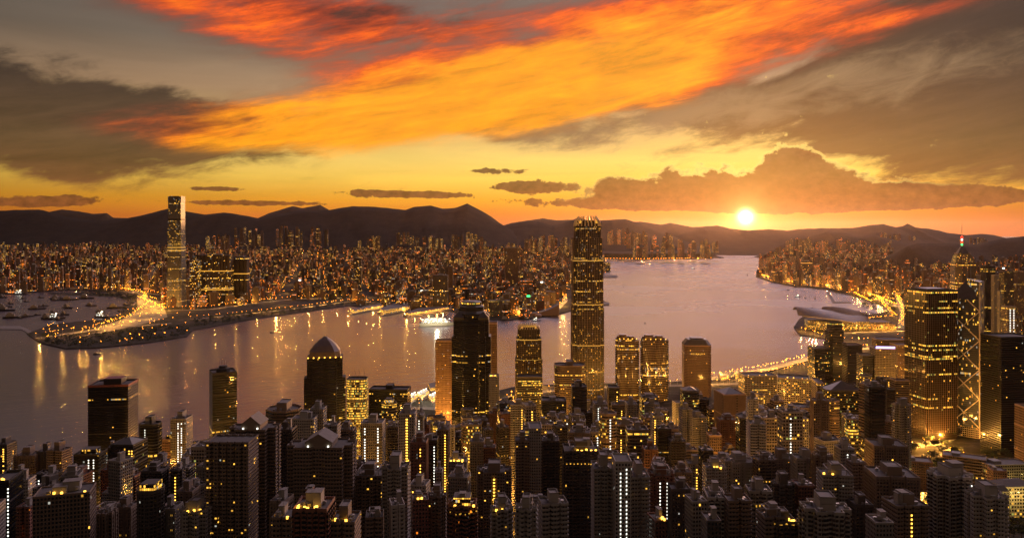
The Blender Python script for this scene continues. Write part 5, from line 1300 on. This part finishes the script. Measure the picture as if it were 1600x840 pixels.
# crossings between the far blocks
n = 0
for gy in range(-66, 224, 6):
    for gx in range(-175, 200, 7):
        X0, Y0 = gx * 66, gy * 66; X_, Y_ = X0 * ca_ - Y0 * sa_, X0 * sa_ + Y0 * ca_ + 3000
        px = 800 + X_ / max(Y_, 1) * F
        if not (2500 < Y_ < 11000 and -20 < px < 1620): continue
        if not (inside((X_, Y_), KPOLY) or (px > 1170 and Y_ > 2700 and inside((X_, Y_), HPOLY))): continue
        if px > 1395 and Y_ > 5200: continue
        if rl.random() < .45: continue
        light(X_, Y_, ground_z(X_, Y_) + 26, round(rl.uniform(.3, 1.6) * (120000 + 36 * Y_) * KP, -5) + 50000, (1.0, rl.choice([.36, .44, .48]), .09), 2.5); n += 1
# small lamps sprinkled through the far streets
for (X_, Y_, px, kow) in cands:
    for k in range(1):
        x, y = X_ + rl.choice([-33, 33]) + rl.uniform(-8, 8), Y_ + rl.choice([-33, 33]) + rl.uniform(-8, 8)
        z = ground_z(x, y) + rl.choice([10, 12, 40 * rl.random() + 10]); dot(x, y, z, (.35 + y / 4500 * .4) * rl.choice([.6, 1, 1, 1.5]))
for k in range(160):
    px, py = rl.uniform(30, 300), rl.uniform(462, 540); X_, Y_ = G(px, py)
    if inside((X_, Y_), KPOLY): dot(X_, Y_, ground_z(X_, Y_) + 10, .9); pole(X_, Y_, 3, 10)
# street lamps in the near city streets, each one a thing of its own
def lampf(mb):
    mb.bar((0, 0, 0), (0, 0, 8.6), .14, 0, 6); mb.bar((0, 0, 8.6), (1.8, 0, 9.1), .09, 0, 5)
def headf(mb): mb.box(1.3, 2.3, -.28, .28, 8.85, 9.1)
pm, hm = None, None
def street_lamp(x, y, g, P):
    e = empty('street_lamp', (x, y, g), rl.uniform(0, 6)); part('post', unit_mesh('lamp_post_shape', lampf, M['steel']), e); part('lamp_head', unit_mesh('lamp_head_shape', headf, M['lamphead']), e)
    light(x + .0, y, g + 10, P, LC, .8)
    return e
ns = 0; SLAMP = []
for D in range(760, 1560, 60):
    for px in range(130, 1420, 62):
        q = px + rl.uniform(-20, 20); X_, Y_ = WX(q, D), D + rl.uniform(-20, 20)
        if not inside((X_, Y_), HPOLY): continue
        if any(abs(q - o_[0]) < o_[2] * .62 and -4 < Y_ - o_[1] < 40 for o_ in occupied): continue
        if rl.random() < .3: continue
        SLAMP.append((street_lamp(X_, Y_, ground_z(X_, Y_), round(rl.uniform(.4, 2.2) * 170000 * KP, -3) + 2000), q, D)); ns += 1
fmb = MB()
for (x, y, z) in FLOODS: octa(fmb, x, y, z, 1.1); light(x, y - 8, z + 4, 22000 * KP, (1, .88, .66), 1)
tag(fmb.build('floodlights', M['flood']), 'white floodlights over the ferry sheds', 'floodlights', kind='stuff')
o = lampmb.build('street_lights', [M['lamphead'], M['steel']]); tag(o, 'golden street lamps scattered through the roads and quays of the city', 'street lights', kind='stuff')
print('lights', nlight, 'crossings', n, 'street lamps', ns)

# ------------------------------------------------------------------ boats
def boat(px, py, L, label, kind='boat', rot=0, lit=False, cat='boat', group=None):
    X_, Y_ = G(px, py); e = empty({'barge': 'barge', 'ferry': 'ferry', 'ship': 'cruise_ship'}.get(kind, 'boat'), (X_, Y_, 0), R(rot)); tag(e, label, cat, group)
    W = L * (.2 if kind == 'ship' else .26); n = 10; top, bot = [], []
    for i in range(n + 1):
        u = i / n * 2 - 1; w = W / 2 * (1 - max(0, u) ** 2.4) * (1 - .35 * max(0, -u) ** 3); top.append((u * L / 2, w)); 
    plan = [(a, -b2) for a, b2 in top] + [(a, b2) for a, b2 in top[::-1]][1:-0 or None]
    hh = L * .07 + 1
    mb = MB(); mb.loft(scalep(plan, .92, .8), -.5, plan, hh, 0); mb.cap(plan, hh, 1); mb.build('hull', [M['white'] if kind == 'ship' else M['hull'], M['dark']], e)
    if kind == 'ship':
        for k in range(4):
            mb = MB(k); mb.box(-L * (.42 - .03 * k), L * (.34 - .06 * k), -W * (.44 - .03 * k), W * (.44 - .03 * k), hh + k * 5, hh + k * 5 + 3.2, 0, 1); mb.build('deck_house', [M['shipwall'], M['white']], e)
            mb = MB(); mb.box(-L * (.42 - .03 * k) - 1, L * (.34 - .06 * k) + 1, -W * (.44 - .03 * k) - 1, W * (.44 - .03 * k) + 1, hh + k * 5 + 3.2, hh + k * 5 + 5, 0, 1, True); mb.build('open_deck', M['white'], e)
        mb = MB(); mb.box(-L * .2, -L * .1, -W * .15, W * .15, hh + 20, hh + 32, 0); mb.build('funnel', M['dark'], e)
        for k in range(7): mb = MB(); mb.prism(ngon(6, 1.2), 0, 1.5); o = mb.build('deck_lamp', M['flood'], e); o.location = (-L * .4 + k * L * .12, -W * .5, hh + 15)
    else:
        mb = MB(); mb.box(-L * .35, L * .0, -W * .3, W * .3, hh - .1, hh + L * .12, 0, 1); mb.box(-L * .28, -L * .1, -W * .22, W * .22, hh + L * .12, hh + L * .19, 0, 1)
        mb.build('wheelhouse', [M['shipwall'] if lit else M['concrete'], M['concrete']], e)
        mb = MB(); mb.bar((L * .1, 0, hh), (L * .1, 0, hh + L * .42), .35); mb.build('mast', M['steel'], e)
        if kind == 'barge':
            mb = MB(); mb.bar((L * .1, 0, hh), (L * .5, 0, hh + L * .6), .6); mb.bar((L * .1, 0, hh + L * .42), (L * .5, 0, hh + L * .6), .2); mb.build('derrick_boom', M['steel'], e)
        if lit:
            mb = MB(); mb.prism(ngon(8, L * .03), hh + L * .19, hh + L * .19 + 2.2); mb.build('deck_lamp', M['flood'], e)
    return e
M['shipwall'] = facade('lit_cabin_wall', (.6, .55, .45), DGL, 4, 3.2, .4, .3, .8, .5, WHT, YEL, 3.0)
boat(683, 508, 150, 'white floodlit cruise ship moored at the far piers, left of the gabled dark skyscraper', 'ship', 14, cat='cruise ship')
light(*G(683, 512), 30, 300000, (1, .85, .5), 2); 
boat(974, 449, 22, 'small dark boat in open water just right of the tallest skyscraper', rot=80)
boat(1055, 410.5, 26, 'small dark boat below the far runway lights', rot=70); boat(1050, 403.5, 60, 'pale low ship just off the far lit runway', rot=0)
boat(1083, 420, 44, 'lit ferry crossing the pink water toward the sun', 'ferry', 4, True, 'ferry'); boat(970, 406.5, 90, 'long low barge beside the tallest skyscraper near the far shore', 'barge', 0, cat='barge')
boat(1168, 430.5, 34, 'dark barge with two uprights at the right shore point', 'barge', 60, cat='barge')
boat(1247, 464, 40, 'brightly lit ferry, left one of the lit pair off the golden coast road', 'ferry', 20, True, 'ferry'); boat(1259, 465.5, 26, 'dark small boat, first right of the brightly lit ferry', rot=60)
boat(1273, 466.5, 30, 'dark crane barge off the golden coast road, beside the angled breakwater', 'barge', 80, cat='barge'); boat(1232, 453, 22, 'small dark boat nearest the golden coast road', rot=0)
boat(1271, 484, 40, 'dark junk-like boat over the exhibition hall roof, left of two', 'barge', 90, cat='barge'); boat(1302, 486, 42, 'dark junk-like boat over the exhibition hall roof, right of two', 'barge', 90, cat='barge'); boat(1353, 491, 34, 'dark moored barge right of the exhibition hall wing tip', 'barge', 90, cat='barge')
boat(1008, 505, 8, 'tiny boat alone in mid harbour right of the tallest skyscraper'); boat(1143, 438, 10, 'tiny boat in pink water near the right shore point', rot=40); boat(1157, 459, 10, 'tiny boat under the sun, left of the coast road', rot=70)
boat(838, 501, 40, 'lit boat at the quay under the sloped-roof hall', 'ferry', 0, True, 'ferry'); boat(792, 500, 60, 'dark boat moored at the quay below the lit hotel', rot=0); boat(757, 505, 20, 'small boat behind the gabled dark skyscraper')
boat(425, 519, 16, 'small pale launch on the purple water below the dark headland', rot=20); boat(152, 553, 26, 'long dark launch leaving a wake below the dark headland', rot=5)
rb = random.Random(9); B = []
for k in range(46):
    px = rb.uniform(2, 150) if k < 34 else rb.uniform(140, 212); py = 459 + rb.random() ** .8 * 42
    if px > 110: py = min(py, 496)
    X_, Y_ = G(px, py)
    if inside((X_, Y_), KPOLY): continue
    B.append((px, py))
for i, (px, py) in enumerate(sorted(B)):
    c = rb.random() < .5
    L = rb.uniform(30, 95); t = ('dark derrick barge' if c else 'dark moored boat')
    boat(px, py, L, '%s %s in the boat shelter, boat %s from the left' % ('long' if L > 72 else 'short' if L < 45 else 'middling', t, ['zero', 'one', 'two', 'three', 'four', 'five', 'six', 'seven', 'eight', 'nine', 'ten', 'eleven', 'twelve', 'thirteen', 'fourteen', 'fifteen', 'sixteen', 'seventeen', 'eighteen', 'nineteen', 'twenty'][i + 1] if i < 20 else '%d' % (i + 1)), 'barge' if c else 'boat', rb.uniform(-30, 30), rb.random() < .15, 'barge' if c else 'boat', 'boats moored in the typhoon shelter')

# ------------------------------------------------------------------ trees and the park at lower right
rt = random.Random(3)
def tree_meshes(k):
    r = random.Random(k); R0 = 6.5; mb = MB()
    cl = [(r.gauss(0, .42) * R0, r.gauss(0, .42) * R0, 8 + r.uniform(-.3, .5) * R0, r.uniform(1.6, 3.0)) for _ in range(16)]
    for (x, y, z, s_) in cl:
        for _ in range(42):
            th, ph = r.uniform(0, 6.28), math.acos(r.uniform(-1, 1)); q = s_ * r.random() ** .4
            c = Vector((x + math.sin(ph) * math.cos(th) * q, y + math.sin(ph) * math.sin(th) * q, z + math.cos(ph) * q * .8))
            a = Vector((r.gauss(0, 1), r.gauss(0, 1), r.gauss(0, .6))).normalized() * .5; b2 = a.cross(Vector((r.gauss(0, 1), r.gauss(0, 1), r.gauss(0, 1)))).normalized() * .42
            mb.face([tuple(c - a), tuple(c + b2), tuple(c + a), tuple(c - b2)], [(0, 0)] * 4)
    t = MB(); t.bar((0, 0, -2), (0, 0, 5.5), .42, n=7)
    for (x, y, z, s_) in cl[:6]: t.bar((0, 0, 4.5), (x * .8, y * .8, z - .6), .17, n=5)
    a, b2 = mb.build('crown', M['leaf']), t.build('trunk', M['bark']); d = (a.data, b2.data); bpy.data.objects.remove(a); bpy.data.objects.remove(b2); return d
TM = [tree_meshes(k) for k in range(4)]
TREES = []
def tree(px, py, s_, z=None):
    D_ = None
    # march down the sight line to the sloping ground
    Y_ = 300.0
    while Y_ < 6000:
        X_ = WX(px, Y_); g = ground_z(X_, Y_)
        if WZ(py, Y_) <= g: break
        Y_ += 4
    e = empty('tree', (X_, Y_, g), rt.uniform(0, 6)); cr, tk = TM[rt.randrange(4)]
    part('crown', cr, e, sc_=(s_, s_, s_ * rt.uniform(.8, 1.1))); part('trunk', tk, e, sc_=(s_, s_, s_)); TREES.append((e, px, py)); tag(e, None, 'tree')
for (x0, x1, y0, y1, n, s0) in [(1440, 1500, 695, 740, 15, 1.2), (1430, 1480, 735, 800, 26, 1.25), (1500, 1545, 738, 752, 7, 1.0), (1560, 1620, 788, 845, 22, 1.25), (1535, 1600, 710, 722, 8, 1.1), (1400, 1440, 655, 668, 6, 1.2), (1548, 1600, 745, 752, 6, .9), (1478, 1530, 655, 690, 10, 1.2), (1450, 1480, 665, 690, 6, 1.2),
                                (1410, 1430, 700, 712, 5, 1.1), (1520, 1540, 630, 655, 6, 1.2)]:
    for k in range(n):
        tx, ty = rt.uniform(x0, x1), rt.uniform(y0, y1)
        if ty > 740 and 1424 < tx < 1450: tx += 26
        tree(tx, ty, s0 * rt.uniform(.75, 1.2))
# dark planting on the far headland and park
tmb = MB()
for (poly, n, s0) in [([(45, 526), (62, 535), (102, 543), (150, 542), (230, 534), (290, 524), (300, 512), (262, 508), (150, 524), (60, 524)], 260, 6), ([(300, 512), (345, 506), (500, 482), (545, 476), (500, 476), (400, 486), (300, 500)], 200, 6), ([(80, 452), (214, 460), (206, 482), (190, 490), (200, 470), (150, 462)], 160, 7), ([(838, 470), (900, 460), (895, 432), (840, 450)], 90, 8),
                      ([(1365, 455), (1395, 462), (1400, 498), (1370, 500), (1345, 478)], 130, 7), ([(590, 425), (700, 420), (700, 432), (590, 436)], 140, 9), ([(1310, 450), (1420, 430), (1420, 450)], 120, 8)]:
    Q = [G(*p) for p in poly]; xs, ys = [q[0] for q in Q], [q[1] for q in Q]; k = 0; it = 0
    while k < n and it < 8000:
        it += 1; x, y = rt.uniform(min(xs), max(xs)), rt.uniform(min(ys), max(ys))
        if not inside((x, y), Q): continue
        k += 1; g = ground_z(x, y)
        for _ in range(26):
            c = Vector((x + rt.gauss(0, s0 * .6), y + rt.gauss(0, s0 * .6), g + s0 * .7 + rt.gauss(0, s0 * .3))); a = Vector((rt.gauss(0, 1), rt.gauss(0, 1), rt.gauss(0, .6))).normalized() * s0 * .3; b2 = a.cross(Vector((rt.gauss(0, 1), rt.gauss(0, 1), 1))).normalized() * s0 * .25
            tmb.face([tuple(c - a), tuple(c + b2), tuple(c + a), tuple(c - b2)], [(0, 0)] * 4)
o = tmb.build('far_greenery', M['leaf']); tag(o, 'dark low trees and scrub covering the far headland and parks', 'greenery', kind='stuff')

def lowb(x0, x1, yt, D, h, style, label, rot=0, dep=24, roof='flat', name='low_building', lights=0, cat='building'):
    Yc = D; w = (x1 - x0) / F * D; X_ = WX((x0 + x1) / 2, D); z = WZ(yt, D) - h
    e = empty(name, (X_, Yc, z), R(rot)); tag(e, label, cat); mb = MB(x0 * .1); p = rect(w, dep); mb.prism(p, -20, h, 0, 1); parapet(mb, p, h, 2, ph=1.2)
    mb.build('building_body', [M[style], M['rooflt'], M['trim_' + style] if 'trim_' + style in M else M['concrete']], e)
    mb = MB(); mb.box(-w * .3, -w * .1, -dep * .2, dep * .3, h, h + 3.5); mb.build('plant_room', M['concrete'], e)
    if roof == 'hip': mb = MB(); mb.loft(scalep(p, 1.02), h + 1.2, scalep(p, .55, .1), h + 6, 0); mb.cap(scalep(p, .55, .1), h + 6); mb.build('hipped_roof', M['rooflt'], e)
    if lights:
        for k in range(lights): light(X_ + (k / max(1, lights - 1) - .5) * w, Yc - dep / 2 - 9, z + 3, 6000 * LAMPK, (1, .72, .2), .5)
    register(e, (x0 + x1) / 2, yt, D, x1 - x0); return e
lowb(1478, 1536, 712, 1010, 14, 'off_band', 'long low office wing running diagonally beside the street of parked lights', -32, 22)
lowb(1534, 1600, 722, 990, 18, 'off_grid', 'long lit low block with a flat roof right of the diagonal wing', 4, 24, lights=3)
lowb(1548, 1568, 733, 900, 16, 'apt_red', 'small square orange lit house with an arched look below the long block', -10, 16, lights=1)
lowb(1555, 1605, 756, 820, 11, 'off_grid', 'white colonial mansion glowing yellow among dark trees at lower right', 4, 22, 'hip', 'mansion', 5, 'mansion')
lowb(1553, 1572, 766, 790, 9, 'off_grid', 'small yellow lit wing in front of the colonial mansion', 0, 12, 'hip', 'mansion', 2, 'mansion')
lowb(1414, 1452, 718, 960, 16, 'apt_red', 'low red brick block with lit storeys behind the brown lift box tower', -14, 22, lights=2)
lowb(1392, 1420, 640, 1480, 34, 'off_lit', 'curved low car park with glowing storeys left of the broad bronze tower', 0, 40, lights=2)
lowb(1392, 1432, 622, 1560, 16, 'dark', 'low dark oval roofed hall behind the glowing car park', 0, 40)

# ------------------------------------------------------------------ telling the buildings apart
ANCH = [(276, 400, 28, 'the silver skyscraper', 3864), (337, 430, 50, 'the banded residential complex', 3950), (230, 490, 60, 'the golden toll roads', 3600), (60, 480, 90, 'the boat shelter', 3700), (600, 486, 100, 'the lit piers', 3700), (683, 508, 40, 'the cruise ship', 3200),
        (918, 450, 50, 'the tallest skyscraper', 1710), (851, 485, 42, 'the sloped-roof hall', 3400), (800, 410, 25, 'the solitary brown tower', 5000), (737, 560, 66, 'the side-gabled skyscraper', 1350), (826, 580, 44, 'the spiky crowned tower', 1560), (508, 620, 62, 'the gabled dome tower', 1150),
        (177, 660, 66, 'the red-rimmed black tower', 1150), (348, 640, 52, 'the octagon-topped tower', 1200), (1002, 570, 84, 'the rounded twins', 1700), (1088, 570, 50, 'the hipped roof tower', 1750), (1140, 640, 40, 'the tan pyramid tower', 1120), (1182, 670, 60, 'the tiered dome tower', 980),
        (1454, 560, 66, 'the broad bronze tower', 1390), (1509, 560, 44, 'the braced tower', 1400), (1305, 500, 110, 'the exhibition hall', 2900), (1380, 600, 34, 'the violet sign tower', 1640), (1240, 630, 56, 'the lit gridded block', 1330), (1573, 620, 60, 'the right-edge black tower', 1300),
        (1305, 432, 22, 'the tan waterfront pair', 5600), (1250, 440, 130, 'the golden coast road', 5500), (380, 720, 108, 'the massive brown pair', 620), (503, 740, 104, 'the pediment tower', 620), (488, 820, 116, 'the terracotta block', 470), (102, 800, 92, 'the terraced brown block', 560),
        (971, 760, 30, 'the double-dotted grey core', 575), (1032, 780, 40, 'the dark red dotted tower', 660), (836, 720, 66, 'the blank lift slab', 770), (1385, 720, 56, 'the upper lift-box tower', 800), (1392, 780, 70, 'the lower lift-box tower', 640), (1484, 780, 64, 'the pale grey pair', 590), (236, 800, 40, 'the round balconied tower', 600),
        (1289, 820, 80, 'the bottom grey cube-housed tower', 500), (1503, 430, 34, 'the neon mast tower', 2700), (1100, 400, 60, 'the far runway', 9500), (470, 460, 60, 'the dark quay', 4200), (1427, 375, 20, 'the hilltop tower', 8000)]
def relate(px, py, D):
    best = min(ANCH, key=lambda a: math.hypot(px - a[0], (py - a[1]) * 1.1) + abs(math.log(D / a[4])) * 60)
    dx, dy = px - best[0], py - best[1]
    if abs(dx) < best[2] * .5: rel = 'in front of' if D < best[4] else 'behind'
    elif dx < 0: rel = 'just left of' if dx > -best[2] * .5 - 28 else 'left of'
    else: rel = 'just right of' if dx < best[2] * .5 + 28 else 'right of'
    return rel, best[3]
ORD = ['', 'first', 'second', 'third', 'fourth', 'fifth', 'sixth', 'seventh', 'eighth', 'ninth', 'tenth', 'eleventh', 'twelfth']
def label_all(items, fmt, plural):
    groups = {}
    for it in items: groups.setdefault(fmt(it), []).append(it)
    for k, v in groups.items():
        v.sort(key=lambda t: t[1])
        for i, it in enumerate(v):
            if len(v) == 1: it[0]['label'] = k
            else:
                n_ = i + 1; o_ = ORD[n_] if n_ < 13 else '%dth' % n_
                it[0]['label'] = '%s from left, %s' % (o_, k)
    for it in items:
        L_ = it[0]['label']
        if len(L_.split()) > 16: it[0]['label'] = L_.replace(' office tower with ', ' tower with ').replace('middling ', 'mid-high ').replace('stair lights', 'stairlights').replace('roof dish', 'dish').replace('roof tank', 'tank').replace('roof lamps', 'lamps')
FEAT = {'satellite_dish': 'roof dish', 'water_tank': 'roof tank', 'antenna': 'antenna', 'stair_window': 'stair lights', 'roof_lamp': 'roof lamps', 'podium': 'podium'}
kids = {}
for o in col.objects:
    if o.parent: kids.setdefault(o.parent.name, set()).add(o.name.split('.')[0])
def fmt_b(t):
    e, cx, yt, D, wpx, lk, hw, look, _ = t
    rel, a = relate(cx, yt + 15, D); ks = kids.get(e.name, set())
    f = [v for k, v in FEAT.items() if k in ks]; f = ' with ' + f[0] if f and D < 1800 else ''
    nm = {'apartment_tower': 'tower', 'office_tower': 'office tower', 'apartment_block': 'far block', 'low_building': 'building'}.get(e.name.split('.')[0], 'building')
    if look: f = ''
    a = a.replace('the banded residential complex', 'the banded complex').replace('the bottom grey cube-housed tower', 'the cube-housed grey tower')
    s_ = '%s %s %s%s %s %s' % ((look + ' ') if look else '', hw.replace('mid height', 'middling') + ' ' + lk, nm, f, rel, a)
    return ' '.join(s_.split())
for t in THINGS:
    nm = t[0].name.split('.')[0]
    if nm == 'apartment_block': t[0]['group'] = 'apartment blocks of the far city'
    elif nm in ('apartment_tower', 'office_tower', 'low_building') and not t[8]: t[0]['group'] = {'apartment_tower': 'apartment towers of the near shore', 'office_tower': 'office towers of the near shore', 'low_building': 'low buildings of the near shore'}[nm]
label_all([t for t in THINGS if not t[8]], fmt_b, '')
label_all([[e, px, py] for e, px, py in TREES], lambda t: ('dark leafy tree in the park %s %s' % relate(t[1], t[2], 900)), '')
for e, px, py in TREES: e['group'] = 'dark trees of the park at lower right'
label_all([[e, px, D] for e, px, D in SLAMP], lambda t: ('orange street lamp %s %s' % relate(t[1], PX(0, t[2], 10)[1], t[2])), '')
for e, px, D in SLAMP: e['group'] = 'street lamps in the near streets'; e['category'] = 'street lamp'
